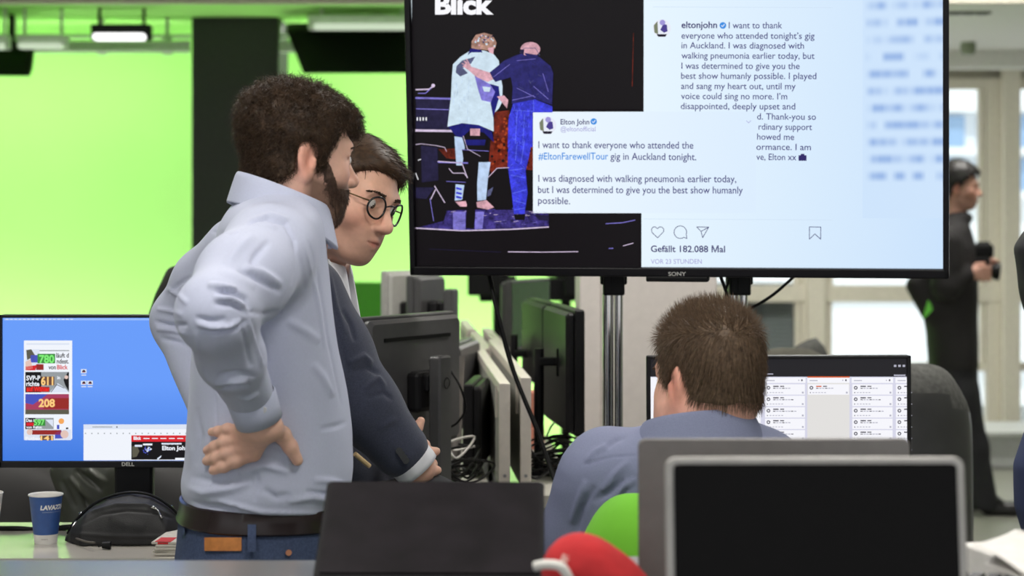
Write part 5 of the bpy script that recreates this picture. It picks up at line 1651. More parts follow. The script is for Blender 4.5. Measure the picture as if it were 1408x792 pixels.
def strands(roots, dirs, lens, rad, comb, nseg=6, curl=0.0, freq=3.0, seed=0, grav=0.0, lift=.0, normals=None):
    r = np.random.RandomState(seed); N = len(roots)
    p = roots.copy(); d = dirs.copy(); cen = [p.copy()]
    for i in range(nseg):
        d = d + comb(p) * .35 + np.array([0, 0, -grav]); d /= np.linalg.norm(d, axis=1)[:, None] + 1e-9
        p = p + d * (lens / nseg)[:, None]; cen.append(p.copy())
    cen = np.stack(cen, 1)
    a = np.cross(dirs, r.normal(size=(N, 3))); a /= np.linalg.norm(a, axis=1)[:, None] + 1e-9; b = np.cross(dirs, a)
    if curl:
        ph = r.uniform(0, 6.28, N); t = np.linspace(0, 1, nseg + 1)
        w = t[None, :] * freq * 6.28 + ph[:, None]; am = curl * np.minimum(1, t * 2)[None, :]
        cen = cen + (am * (np.cos(w) - np.cos(ph)[:, None]))[..., None] * a[:, None] + (am * (np.sin(w) - np.sin(ph)[:, None]))[..., None] * b[:, None]
    prof = rad * (1 - np.linspace(0, 1, nseg + 1) ** 2 * .85)
    V = np.zeros((N, nseg + 1, 3, 3))
    for k in range(3):
        th = 2.094 * k
        V[:, :, k] = cen + prof[None, :, None] * (math.cos(th) * a + math.sin(th) * b)[:, None]
    base = np.arange(N)[:, None, None] * (nseg + 1) * 3; i = np.arange(nseg)[None, :, None] * 3; k = np.arange(3)[None, None, :]; k2 = (k + 1) % 3
    Q = np.stack([base + i + k, base + i + k2, base + i + 3 + k2, base + i + 3 + k], -1).reshape(-1, 4)
    return V.reshape(-1, 3), Q

def hair_part(name, T, par, off, zl, thick, m, h=.003, n=2500, L=.03, rad=.0006, lift=.5, comb=None, curl=0.0, freq=2, seed=1, extra=None, grav=0.05, noise=.003, base_infl=0.0, side_cut=None, nf=90):
    """zl: hairline heights (local z) along local x; hair grows above it. thick: fn(local)->m"""
    s = T.s; zx = np.array([a for a, _ in zl]); zz = np.array([b for _, b in zl])
    I_ = Xf((0, 0, 0), 0); core = head_prims(I_, lips=False, ears=False)[:5] + [cap((-.022, 0, -.05), (-.038, 0, -.16), .060, .066, k=.04)]; fo = ell((.032, 0, .006), (.058, .063, .078))
    def fn(p):
        l = T.inv(p)
        d = evalp(core, l) - thick(l) - .0055
        reg = (np.interp(l[:, 0], zx, zz) - l[:, 2]) * .7
        k = .008
        hh = np.clip(.5 - .5 * (reg - d) / k, 0, 1)
        d = reg * (1 - hh) + d * hh + k * hh * (1 - hh)
        d = d + noise * wob(l, nf, seed, 7)
        return d * s
    pr = [Prim(fn, T.pt(-.01, 0, .02), .17 * s)]
    if extra: pr += extra
    v, q = grow(pr, h)
    nrm = vnormals(v, q)
    r = np.random.RandomState(seed)
    l = T.inv(v)
    c0 = T.pt(0, 0, .0)
    out = ((v - c0) * nrm).sum(1) > 0
    idx = np.where(out)[0]
    idx = idx[r.permutation(len(idx))[:n]]
    if comb is None: comb = lambda ll: np.tile([-.5, 0, -.8], (len(ll), 1))
    def wc(p):
        return comb(T.inv(p)) @ T.R.T
    tang = wc(v[idx]); nn = nrm[idx]
    tang = tang - (tang * nn).sum(1)[:, None] * nn * .8
    d0 = nn * lift + tang + r.normal(size=(len(idx), 3)) * .28
    d0 /= np.linalg.norm(d0, axis=1)[:, None]
    sv, sq = strands(v[idx] - nn * .002, d0, L * s * r.uniform(.55, 1.2, len(idx)), rad * s, wc, 6, curl * s, freq, seed, grav)
    V = np.concatenate([v, sv]); Q = np.concatenate([q, sq + len(v)])
    o = np_mesh(name, V, Q, m, par, off)
    return o

def finger(pts, r0, r1, k=.006):
    n = len(pts); rs = np.linspace(r0, r1, n)
    return chain(pts, list(rs), k)

def rows_px(rows, D, yaw):
    """silhouette rows (pixel row, left px, right px, half width across the shoulders, depth shift) -> loft sections"""
    th = math.radians(yaw); out = []
    for r in rows:
        y, xl, xr, b = r[:4]; dd = D + (r[4] if len(r) > 4 else 0)
        W = (xr - xl) / 2 / F * dd
        a2 = max(W * W - (b * math.sin(th)) ** 2, (.03) ** 2)
        a = math.sqrt(a2) / max(.2, abs(math.cos(th)))
        c = P((xl + xr) / 2, y, dd); out.append((c[2], c[0], dd, a, b))
    return out

def collar(par, off, m, c, yaw, rx, ry, stand, fall, flare, back_up, gap=16, name='collar', tip=.0, pitch=0):
    """shirt collar: a band round the neck that folds over and falls outwards"""
    n = 44; R = zrot(yaw); vs, fs = [], []
    prof = [(-.002, -.022, 0), (0, .0, .7), (0, .0, 1.0), (.004, .004, 1.0), (.010, 0.002, 1.0), (.010 + flare * .55, 0, .5), (.012 + flare, 0, 0.0), (.006 + flare, 0, .0)]
    K = 8
    for i in range(n + 1):
        ph = math.radians(gap + (360 - 2 * gap) * i / n)
        fr = (1 + math.cos(ph)) / 2         # 1 at the throat
        zt = stand * (1 - .55 * fr) + back_up * (1 - fr) - .02 * fr
        fl_ = fall * (1 + tip * fr ** 3)
        pr = [(-.004, zt - fl_ * .9), (-.001, zt - .012), (0, zt - .003), (.003, zt + .001), (.007, zt - .003), (.007 + flare * .5, zt - fl_ * .55), (.007 + flare, zt - fl_), (.004 + flare, zt - fl_ + .001)]
        for (dr, z) in pr:
            vs.append(np.asarray(c) + R @ np.array([(rx + dr) * math.cos(ph), (ry + dr) * math.sin(ph), z]))
    for i in range(n):
        for k in range(K):
            k2 = (k + 1) % K
            fs.append((i * K + k, i * K + k2, (i + 1) * K + k2, (i + 1) * K + k))
    fs.append(tuple(range(K))); fs.append(tuple(reversed([n * K + k for k in range(K)])))
    mb = MB(off); mb.add(vs, fs)
    o = mb.build(name, m, par, True, 70)
    md = o.modifiers.new('soft', 'SUBSURF'); md.levels = 1; md.render_levels = 1
    return o

def shoe(mb_off, par, x, y, yaw, m):
    pr = []; R = zrot(yaw); o = np.array([x, y, 0])
    pr = [ell(o + R @ np.array([.10, 0, .035]), (.13, .045, .04), R, k=.02), ell(o + R @ np.array([-.01, 0, .055]), (.06, .038, .06), R, k=.03)]
    pr.append(Prim(lambda p: -p[:, 2] + .002, (x, y, 0), 1, 'i', .002))
    v, q = grow(pr, .005, zmin=-.01); return np_mesh('shoe', v, q, m, par, mb_off)

m_shirt = mat('shirt_pale_blue', (190, 194, 216), .75, spec=.2, var=.025, vscale=300, bump=.10, bscale=1500, sheen=.1)
m_denim = mat('denim', (72, 84, 114), .8, spec=.2, var=.18, vscale=260, bump=.3, bscale=900)
m_belt = mat('belt_leather', (38, 27, 28), .26, spec=.4, var=.1)
m_hair1 = mat('hair_brown', (64, 47, 33), .5, spec=.3, var=.45, vscale=70)
m_beard = mat('beard_brown', (86, 63, 50), .6, var=.3, vscale=150)
m_shoe = mat('shoe_black', (28, 27, 28), .35)

# ---------- the man with his hand on his hip
D1 = 3.30; YAW1 = 12
loc1 = np.array([P(365, 0, D1)[0], D1, 0])
man = thing('person', 'bearded man with wavy brown hair in a pale blue shirt and jeans, hand on hip', 'person', loc1)
T1_ = Xf(P(407, 213, D1), 28, -6, 0, .93)
srows = rows_px([(262, 352, 420, .070), (280, 330, 432, .105), (300, 324, 440, .140), (325, 306, 447, .172), (360, 286, 453, .188), (420, 266, 459, .190), (480, 262, 466, .180), (540, 260, 476, .170), (590, 256, 484, .168), (640, 252, 487, .172), (662, 247, 484, .178), (680, 248, 480, .176), (690, 253, 474, .168)], D1, YAW1)
torso1 = loft(srows, YAW1, k=.03)
sh_n, el_n = P(366, 350, 3.115), P(296, 430, 2.89)
sh_f, el_f, wr_f = P(326, 346, 3.45), P(250, 440, 3.56), P(290, 560, 3.46)
shirt_tor = [torso1, ell(P(364, 318, 3.28), (.070, .16, .045), zrot(YAW1), k=.05)]
wr_y = 3.105
wr_n = P(351, 566, wr_y - .010)
fa_end = P(344, 544, wr_y - .026)
shirt_pr = shirt_tor + chain([sh_n, P(334, 385, 3.01), el_n], [.074, .066, .056], .035) + chain([el_n, P(318, 490, 2.985), fa_end], [.055, .049, .0362], .02) \
    + chain([sh_f, P(285, 392, 3.52), el_f, wr_f], [.060, .060, .050, .040], .03)
cut = Prim(lambda p: (p - P(356, 575, wr_y)) @ (lambda v: v / np.linalg.norm(v))(P(357, 577, wr_y) - P(330, 500, 3.0)) * -1, P(357, 577, wr_y), 0, 'u')
fold1 = creases([
    # armhole seam and yoke
    ([(310, 332), (335, 312), (365, 301), (392, 308), (405, 330), (408, 365), (403, 395), (385, 425)], 2.6, -.0045),
    ([(318, 324), (345, 303), (372, 295), (398, 302)], 3.0, .0045), ([(290, 318), (305, 321), (318, 322)], 2.0, -.003),
    ([(330, 318), (355, 310), (380, 313)], 4, .005),
    # upper arm
    ([(325, 372), (345, 378), (370, 393), (388, 402)], 3.4, -.006), ([(335, 366), (360, 374), (388, 392)], 4.5, .005), ([(302, 372), (325, 380), (350, 396)], 5, .004),
    ([(350, 320), (330, 340), (310, 365)], 6, .004), ([(372, 330), (352, 352), (345, 372)], 5, -.004),
    # elbow
    ([(296, 401), (322, 402), (338, 411), (346, 428)], 3.2, -.006), ([(294, 409), (318, 411), (337, 422)], 3.2, .006), ([(294, 418), (320, 418), (342, 432)], 3.0, -.006), ([(285, 392), (305, 395), (325, 398)], 4, .007),
    ([(270, 445), (290, 450), (315, 449), (332, 440)], 3.2, .006), ([(268, 436), (290, 441), (312, 438)], 3.0, -.004), ([(342, 428), (362, 432), (388, 428)], 3.2, -.008),
    ([(275, 455), (296, 458), (325, 452), (340, 440)], 3, -.006),
    # forearm
    ([(270, 455), (273, 490), (284, 520), (300, 530)], 3, .004), ([(292, 530), (312, 522), (340, 524)], 3.2, .0075), ([(298, 538), (316, 532), (345, 530)], 2.8, -.007), ([(300, 515), (330, 512), (352, 518)], 3, -.004), ([(318, 545), (340, 548), (356, 541)], 2.6, .005),
    ([(342, 440), (352, 475), (362, 505)], 3, .005), ([(332, 450), (340, 480), (345, 505)], 3, -.004),
    # far sleeve
    ([(212, 442), (235, 447), (258, 446)], 2.6, -.006), ([(214, 452), (240, 455), (258, 460)], 2.8, .005), ([(220, 465), (245, 470), (258, 476)], 2.8, -.005), ([(215, 425), (235, 428), (252, 433)], 2.8, .004), ([(225, 395), (245, 405), (258, 418)], 3, .004), ([(262, 380), (244, 392), (232, 404)], 3, -.004),
    # torso
    ([(400, 330), (412, 360), (418, 400)], 4, -.003), ([(424, 330), (436, 372), (446, 430), (452, 470), (462, 520), (470, 560)], 2.0, -.004), ([(417, 330), (430, 380), (440, 430), (447, 480)], 2.0, .003),
    ([(395, 440), (420, 455), (440, 470)], 6, .003), ([(345, 440), (356, 470), (362, 500)], 5, -.005), ([(430, 500), (445, 520), (458, 545)], 5, .003),
    ([(350, 640), (356, 665), (350, 690)], 1.6, -.0025), ([(296, 540), (298, 580), (294, 640), (286, 690)], 1.6, -.0022),
    ([(350, 612), (372, 606), (392, 618), (398, 642)], 4, .006), ([(330, 652), (362, 640), (400, 650)], 5, .005), ([(440, 590), (462, 586), (480, 580)], 3, -.0025), ([(430, 660), (455, 662), (478, 668)], 4, .004), ([(420, 676), (450, 680), (478, 682)], 3.5, -.004), ([(395, 690), (430, 684), (470, 692)], 4, .005),
    ([(252, 670), (280, 678), (320, 672), (345, 664)], 5, .005), ([(250, 686), (285, 696), (330, 700)], 4, -.005), ([(262, 655), (300, 664), (330, 655)], 5, -.004), ([(360, 672), (380, 684), (400, 680)], 4, -.004), ([(258, 590), (262, 620), (258, 645)], 4, .004), ([(270, 560), (276, 600), (270, 640)], 4, -.003), ([(300, 690), (360, 704), (440, 706)], 3, .004)],
    ymax=3.62, gain=1.2, base=lambda p: wob(p, 16, 21) * .003 + wob(p, 34, 22) * .0015)
v_, q_ = cloth(shirt_pr, .0034, fold1)
# the sleeve stops at the cuff
ax = P(357, 577, wr_y) - P(330, 500, 3.0); ax /= np.linalg.norm(ax)
shirt1 = np_mesh('shirt', v_, q_, m_shirt, man, loc1)
# cuff
cf0, cf1 = P(345, 545, wr_y - .028), P(356.5, 578, wr_y - .012)
m = MB(loc1); a_ = cf1 - cf0
m.tube([cf0 - a_ * .05, cf0, cf0 + a_ * .5, cf1, cf1, cf1 - a_ * .3], [.0375, .0392, .0385, .0372, .0350, .0335], 40, caps=False)
cuff1 = m.build('cuff', m_shirt, shirt1, True)
m = MB(loc1); m.tube([cf0 + a_ * .45 + [.018, -.0325, 0], cf0 + a_ * .47 + [.018, -.0355, 0]], .005, 12); m.build('cuff_button', mat('button_pearl', (214, 212, 216), .3), shirt1, True, 40)
collar(shirt1, loc1, m_shirt, P(389, 284, 3.285), YAW1 + 4, .071, .070, .046, .052, .016, .012, gap=14, tip=.5)
# body: head, neck, shoulders, arms and the hand on the hip, one skin
def hip_y(px, py, lift=.0):
    d = raymarch(shirt_tor, px, py, 2.6, 3.7); return (d if d else 3.22) - lift
hw = {}
def HP(px, py, lift): return P(px, py, hip_y(px, py) - lift)
body = head_prims(T1_, 1.0)
body += [cap(T1_.pt(-.022, 0, -.065), P(389, 300, D1), .056, .062, k=.04)]
body += [ell(P(372, 345, D1), (.085, .15, .07), zrot(YAW1), k=.04), loft([(P(0, y, D1)[2], P((xl + xr) / 2, 0, D1)[0], D1, (xr - xl) / 2 / F * D1 * .8, b * .8) for (y, xl, xr, b) in ((340, 290, 445, .16), (480, 270, 462, .17), (640, 262, 475, .16), (760, 262, 466, .16))], YAW1, k=.04)]
body += chain([sh_n, P(334, 385, 3.02), el_n, P(322, 496, 2.995), wr_n], [.05, .046, .038, .036, .026], .02)
body += chain([sh_f, P(285, 392, 3.52), el_f, P(270, 500, 3.5), wr_f], [.045, .038, .030, .028, .024], .02)
kn = {'p': HP(331, 592, .013), 'r': HP(332, 604, .015), 'm': HP(338, 616, .016), 'i': HP(349, 624, .014)}
cm = P(372, 588, wr_y - .012)
body += [cap(wr_n, P(352, 590, wr_y - .012), .026, .022, k=.02), cap(P(343, 578, wr_y - .008), kn['p'], .017, .0112, k=.012), cap(P(350, 580, wr_y - .010), kn['r'], .018, .0118, k=.012), cap(P(356, 584, wr_y - .010), kn['m'], .018, .012, k=.012), cap(P(364, 588, wr_y - .010), kn['i'], .018, .0118, k=.012), cap(P(364, 578, wr_y - .010), cm, .020, .018, k=.02)]
body += finger([kn['p'], HP(313, 590, .012), HP(300, 593, .009), HP(291, 594, .006)], .0095, .0068)
body += finger([kn['r'], HP(309, 608, .014), HP(295, 614, .010), HP(285, 619, .006)], .0102, .0074)
body += finger([kn['m'], HP(312, 624, .014), HP(297, 630, .010), HP(284, 634, .006)], .0104, .0074)
body += finger([kn['i'], HP(324, 635, .013), HP(308, 642, .010), HP(293, 647, .006)], .0104, .0074)
body += finger([cm, P(388, 598, hip_y(388, 598) - .016), P(399, 614, hip_y(399, 614) - .012), P(409, 633, hip_y(409, 633) - .008)], .0150, .0090, .008)
v_, q_ = grow(body, .0026)
cols_ = skin_colors(T1_, v_, (226, 180, 160), stub=.80, stub_c=(96, 72, 60))
# warmer knuckles and fingertips
for c_ in list(kn.values()):
    w_ = np.exp(-(np.linalg.norm(v_ - c_, axis=1) / .014) ** 2)[:, None] * .35; cols_ = cols_ * (1 - w_) + np.array(lin((206, 138, 120))[:3]) * w_
np_mesh('body', v_, q_, m_skin, man, loc1, cols_)
eyes(T1_, man, loc1, lookz=-.1)
for nm, (k_, pts_) in {}.items(): pass
# nails
m_nail = mat('nail', (226, 176, 160), .25)
# hair: thick waves, fuller at the crown and over the forehead
tuft = [ell(T1_.pt(.074, -.005, .080), np.array((.028, .046, .016)) * .95, T1_.R @ yrot(26), k=.02), ell(T1_.pt(.092, -.014, .060), np.array((.014, .028, .013)) * .95, T1_.R @ yrot(40), k=.015)]
def comb1(l):
    out = np.zeros_like(l); front = np.clip((l[:, 0] - .0) / .06, 0, 1); top = np.clip((l[:, 2] - .04) / .04, 0, 1)
    out[:, 0] = -.25 + 1.0 * front * top; out[:, 2] = -.8 + .7 * top; out[:, 1] = np.sign(l[:, 1]) * .1
    return out
hair_part('hair', T1_, man, loc1, [(-.13, -.060), (-.075, -.058), (-.045, -.050), (-.030, -.034), (-.028, .010), (-.008, .026), (.010, .016), (.014, -.022), (.027, -.022), (.034, .012), (.048, .044), (.075, .058), (.11, .066)],
          lambda l: .0035 + .011 * np.clip((l[:, 2] - .0) / .09, 0, 1) - .009 * np.clip((-.05 - l[:, 0]) / .05, 0, 1) * np.clip((.06 - l[:, 2]) / .05, 0, 1), m_hair1, n=11000, L=.022, rad=.00055, lift=.30, comb=comb1, curl=.0038, freq=1.3, seed=4, extra=tuft, noise=.0034, nf=120)
# beard
def beard_part(T, par, off, zb, infl, m, h, n, L, seed, xmin=-.004):
    s = T.s; base = head_prims(Xf((0, 0, 0), 0, 0, 0, 1.0), lips=False, ears=False)
    def fn(p):
        l = T.inv(p); d = evalp(base, l) - infl * np.clip((l[:, 0] - xmin) / .02, .2, 1)
        r1 = l[:, 2] - np.interp(l[:, 0], [a for a, _ in zb], [b for _, b in zb]); r2 = xmin - l[:, 0]; r3 = -.124 - l[:, 2]
        mouth = .012 - np.sqrt(((l[:, 0] - .102) / 1.6) ** 2 + (l[:, 1] / 1.7) ** 2 + (l[:, 2] + .071) ** 2)
        d = np.maximum.reduce([d, r1 * .8, r2, r3, mouth]) + .0012 * wob(l, 260, seed, 6)
        return d * s
    v, q = grow([Prim(fn, T.pt(.05, 0, -.07), .11 * s)], h); nrm = vnormals(v, q); r = np.random.RandomState(seed)
    out = ((v - T.pt(.03, 0, -.06)) * nrm).sum(1) > 0; idx = np.where(out)[0]; idx = idx[r.permutation(len(idx))[:n]]
    dn = np.tile(T.R @ np.array([.15, 0, -1.0]), (len(idx), 1)); d0 = nrm[idx] * .5 + dn + r.normal(size=(len(idx), 3)) * .35; d0 /= np.linalg.norm(d0, axis=1)[:, None]
    sv, sq = strands(v[idx] - nrm[idx] * .001, d0, L * s * r.uniform(.5, 1.2, len(idx)), .00042 * s, lambda p: np.tile(T.R @ np.array([0, 0, -1.0]), (len(p), 1)), 4, .0008, 1, seed)
    return np_mesh('beard', np.concatenate([v, sv]), np.concatenate([q, sq + len(v)]), m, par, off)
beard_part(T1_, man, loc1, [(-.01, .004), (.02, -.002), (.036, -.012), (.048, -.034), (.060, -.052), (.08, -.052), (.12, -.050)], .0016, m_beard, .0024, 9000, .0085, 9, xmin=.012)
def brows(T, par, off, m, seed=2, z0=.020, half=.022):
    mb = MB(off); r = random.Random(seed)
    for sg in (1, -1):
        for k in range(90):
            t = r.random(); y = sg * (.014 + t * .038); x = .1000 - .011 * t - .24 * max(0, t - .5) * .06; z = z0 + .005 * math.sin(t * 2.6) - .004 * t + r.uniform(-.0035, .0035) * (1 - .6 * t)
            mb.tube([T.pt(x - .002, y, z), T.pt(x + .0005, y + sg * .004, z + .0012), T.pt(x - .001, y + sg * .008, z)], [.0010 * T.s, .0009 * T.s, .0004 * T.s], 3, caps=False)
    mb.build('eyebrow', m, par, True)
brows(T1_, man, loc1, m_hair1)
# jeans with waistband, loops, patch
jr = rows_px([(700, 252, 474, .166), (716, 246, 477, .172), (745, 243, 480, .176), (765, 240, 482, .178), (800, 238, 486, .182), (860, 240, 490, .185), (930, 246, 486, .182)], D1, YAW1)
LF = np.array([-math.sin(math.radians(YAW1)), math.cos(math.radians(YAW1)), 0])
hipc = P(366, 930, D1)
jeans = [loft(jr, YAW1, k=.03)]
for sg in (1, -1):
    h0 = hipc + LF * .085 * sg; k0 = np.array([h0[0] + .01, h0[1], .50]); a0 = np.array([h0[0] - .01, h0[1], .06])
    jeans += chain([h0, k0, a0], [.092, .066, .056], .03)
jf = creases([([(300, 757), (318, 760), (440, 763)], 1.6, -.002), ([(374, 745), (376, 800)], 1.6, .002), ([(245, 757), (275, 762)], 1.6, -.002)], base=lambda p: wob(p, 30, 8) * .002)
v_, q_ = grow(jeans, .005, jf.base, zmin=.03)
jeans1 = np_mesh('jeans', v_, q_, m_denim, man, loc1)
def ring(par, off, rowsz, yaw, extra, z0, z1, m, name, tilt=0.0, n=80, th=.004, bulge=.001):
    A = sorted(rowsz); A = np.array(A); cs, sn = math.cos(math.radians(yaw)), math.sin(math.radians(yaw)); vs, fs = [], []
    prof = [(0, 0), (th, .08), (th + bulge, .5), (th, .92), (0, 1), (-.004, .5)]
    K = len(prof)
    for i in range(n):
        ph = 2 * math.pi * i / n; ex = 2 / 2.3; cu, cv = math.copysign(abs(math.cos(ph)) ** ex, math.cos(ph)), math.copysign(abs(math.sin(ph)) ** ex, math.sin(ph))
        for (dr, t) in prof:
            z = z0 + (z1 - z0) * t; cx, cy, a, b = [np.interp(z, A[:, 0], A[:, j]) for j in range(1, 5)]
            u, v = (a + extra + dr) * cu, (b + extra + dr) * cv
            vs.append((cx + u * cs - v * sn, cy + u * sn + v * cs, z + tilt * u))
    for i in range(n):
        j = (i + 1) % n
        for k in range(K): k2 = (k + 1) % K; fs.append((i * K + k, j * K + k, j * K + k2, i * K + k2))
    mb = MB(off); mb.add(vs, fs); return mb.build(name, m, par, True, 50)
ring(man, loc1, jr, YAW1, .002, P(0, 738, 3.13)[2], P(0, 705, 3.13)[2], m_belt, 'belt', tilt=-.02)
def wrap_patch(pts_px, lift, th, m, name, par, off, prims, D_guess=3.0, nx=6, ny=3):
    (x0, y0, x1, y1) = pts_px; vs = []
    for s_ in (0, 1):
        for j in range(ny + 1):
            for i in range(nx + 1):
                x = x0 + (x1 - x0) * i / nx; y = y0 + (y1 - y0) * j / ny; d = raymarch(prims, x, y, 2.6, 4.2) or D1
                vs.append(P(x, y, d - lift - th * s_))
    N = nx + 1; M_ = N * (ny + 1); fs = []
    for j in range(ny):
        for i in range(nx):
            a = j * N + i; fs.append((a, a + 1, a + N + 1, a + N)); fs.append((M_ + a, M_ + a + N, M_ + a + N + 1, M_ + a + 1))
    for i in range(nx): fs.append((i, M_ + i, M_ + i + 1, i + 1)); a = ny * N + i; fs.append((a, a + 1, M_ + a + 1, M_ + a))
    for j in range(ny): a = j * N; fs.append((a, a + N, M_ + a + N, M_ + a)); a = j * N + nx; fs.append((a, M_ + a, M_ + a + N, a + N))
    mb = MB(off); mb.add(vs, fs); return mb.build(name, m, par, True, 40)
wrap_patch((281, 739, 332, 757.5), .001, .0025, mat('leather_patch', (192, 122, 62), .55, var=.15, vscale=80), 'leather_patch', jeans1, loc1, jeans)
wrap_patch((340.5, 709, 352, 759), .006, .003, m_denim, 'belt_loop', jeans1, loc1, jeans, nx=3, ny=8)
wrap_patch((249, 700, 254, 735), .006, .003, m_denim, 'belt_loop', jeans1, loc1, jeans, nx=2, ny=5)
m = MB(loc1); d_ = raymarch(jeans, 397, 760, 2.6, 4.2); m.tube([P(397, 760, d_ + .002), P(397, 760, d_ - .0035)], .0048, 14); m.build('rivet', mat('copper', (206, 142, 108), .35, metal=.7), jeans1, True, 40)
for sg in (1, -1):
    h0 = hipc + LF * .085 * sg; shoe(loc1, man, h0[0] - .03, h0[1], YAW1 - 4, m_shoe)

# ---------- the man with glasses, bending in behind him
D2_ = 3.76; YAW2 = -8
loc2 = np.array([P(430, 0, D2_)[0], D2_, 0])
man2 = thing('person', 'man with round glasses and side-parted hair in a dark blazer, leaning in to listen', 'person', loc2)
T2 = Xf(P(479, 270, D2_ - .03), -35, -15, -13, .96)
body2 = head_prims(T2, .84, 1.1)
body2 += [cap(T2.pt(-.02, 0, -.06), P(422, 390, D2_ + .02), .050, .060, k=.04), ell(P(400, 450, D2_), (.09, .16, .10), zrot(YAW2), k=.05)]
sh2, el2, wr2 = P(416, 410, D2_ - .19), P(498, 556, D2_ - .22), P(574, 644, D2_ - .20)
body2 += chain([sh2, el2, wr2], [.045, .036, .026], .02)
Yh = D2_ - .20
palm = P(580, 636, Yh)
k2 = {'t': P(568, 614, Yh - .012), 'i': P(576, 620, Yh + .02), 'm': P(584, 628, Yh + .02), 'r': P(588, 638, Yh + .015), 'p': P(588, 648, Yh + .005)}
body2 += [cap(wr2, P(577, 632, Yh), .025, .020, k=.02)] + [cap(P(577, 640, Yh), k2[n_], .018, .0115, k=.012) for n_ in 'imrp'] + [cap(P(572, 640, Yh - .004), k2['t'], .018, .013, k=.012)]
body2 += finger([k2['t'], P(569, 601, Yh - .010), P(574, 588, Yh - .006), P(578.5, 579, Yh - .002)], .0115, .0078)
body2 += finger([k2['i'], P(584, 612, Yh + .05), P(577, 604, Yh + .07), P(571, 600, Yh + .085)], .0100, .0072)
body2 += finger([k2['m'], P(587, 626, Yh + .035), P(594, 622, Yh + .045), P(600, 620.5, Yh + .05)], .0102, .0074)
body2 += finger([k2['r'], P(594, 638, Yh + .05), P(590, 634, Yh + .075), P(584, 630, Yh + .085)], .0100, .0072)
body2 += finger([k2['p'], P(593, 648, Yh + .015), P(598, 647, Yh + .02), P(602, 646.5, Yh + .025)], .0092, .0070)
# left hand, mostly behind the sleeve, only a fingertip showing
sh2l, el2l, wr2l = P(404, 425, D2_ + .18), P(460, 560, D2_ + .14), P(548, 628, D2_ - .02)
body2 += chain([sh2l, el2l, wr2l], [.045, .036, .026], .02)
kk = [P(556 + 4 * i, 606 + 4 * i, D2_ - .05) for i in range(4)]
body2 += [cap(wr2l, q, .02, .0115, k=.012) for q in kk]
body2 += finger([kk[0], P(555, 596, D2_ - .06), P(553, 586, D2_ - .06), P(551, 578, D2_ - .06)], .0098, .0072)
body2 += finger([kk[1], P(563, 604, D2_ - .04), P(565, 600, D2_ - .02), P(563, 598, D2_)], .0098, .0072)
body2 += finger([kk[2], P(570, 608, D2_ - .03), P(571, 606, D2_), P(568, 606, D2_ + .02)], .0098, .0072)
body2 += finger([kk[3], P(573, 614, D2_ - .03), P(573, 614, D2_ + .01), P(570, 614, D2_ + .03)], .0092, .0070)
body2 += finger([wr2l, P(540, 618, D2_ - .05), P(536, 610, D2_ - .06)], .015, .009)
v_, q_ = grow(body2, .0026)
np_mesh('body', v_, q_, m_skin, man2, loc2, skin_colors(T2, v_, (228, 178, 154), stub=.30, lip=(176, 104, 92), stub_c=(110, 82, 68)))
eyes(T2, man2, loc2, lookz=-.35, lookx=.1)
m_hair2 = mat('hair_dark_brown', (66, 48, 34), .5, spec=.22, var=.35, vscale=120)
brows(T2, man2, loc2, m_hair2, 3)
def comb2(l):
    out = np.zeros_like(l); top = np.clip((l[:, 2] - .045) / .03, 0, 1)
    out[:, 0] = -.35 * (1 - top) + .15 * top; out[:, 1] = top * 1.0; out[:, 2] = -.75 * (1 - top)
    return out
quiff = [ell(T2.pt(.046, .012, .084), np.array((.040, .050, .014)) * .95, T2.R @ yrot(18), k=.02), ell(T2.pt(.056, .044, .060), np.array((.020, .016, .024)) * .95, T2.R, k=.015)]
hair_part('hair', T2, man2, loc2, [(-.13, -.07), (-.05, -.06), (-.03, -.02), (-.008, .020), (.010, .010), (.016, -.018), (.028, -.012), (.036, .03), (.052, .050), (.075, .066), (.11, .072)],
          lambda l: .002 + .006 * np.clip((l[:, 2] - .02) / .07, 0, 1), m_hair2, n=7000, L=.030, rad=.00055, lift=.10, comb=comb2, curl=.0006, freq=.6, seed=6, extra=quiff, noise=.0022, nf=70, grav=.02)
# moustache stubble is part of the skin; spectacles
gm_ = mat('spectacle_black', (20, 19, 20), .25)
gl_ = thing('spectacles', 'round black spectacles worn by the leaning man in the blazer', 'glasses', T2.pt(.1, 0, 0)); go = np.array(gl_.location)
for sg in (1, -1):
    m = MB(go); cc = (.1045, sg * .0335, -.004); rr_ = .0215
    m.tube([T2.pt(cc[0] - .010 * (abs(math.cos(a) * rr_ + sg * 0 + 0) / rr_ if (math.cos(a) * sg > 0) else 0), cc[1] + rr_ * math.cos(a), cc[2] + rr_ * .98 * math.sin(a)) for a in np.linspace(0, 2 * math.pi, 30)], .0019, 8, caps=False); m.build('rim', gm_, gl_, True)
    m = MB(go); n_ = 24; m.add([T2.pt(.1042 - .010 * max(0, math.cos(2 * math.pi * i / n_) * sg), cc[1] + rr_ * math.cos(2 * math.pi * i / n_), cc[2] + rr_ * .98 * math.sin(2 * math.pi * i / n_)) for i in range(n_)], [tuple(range(n_))]); m.build('lens', glass, gl_)
    m = MB(go); m.tube([T2.pt(.094, sg * .0550, .004), T2.pt(.080, sg * .0690, .004), T2.pt(.02, sg * .079, .006), T2.pt(-.012, sg * .082, .004), T2.pt(-.024, sg * .082, -.012)], [.0016, .0014, .0012, .0012, .0014], 8); m.build('temple', mat('temple_metal', (110, 86, 54), .3, metal=.6), gl_, True)
m = MB(go); m.tube([T2.pt(.1045, -.0125, .003), T2.pt(.1125, -.006, .0085), T2.pt(.1125, .006, .0085), T2.pt(.1045, .0125, .003)], .0015, 8, smooth_n=3); m.build('bridge', gm_, gl_, True)
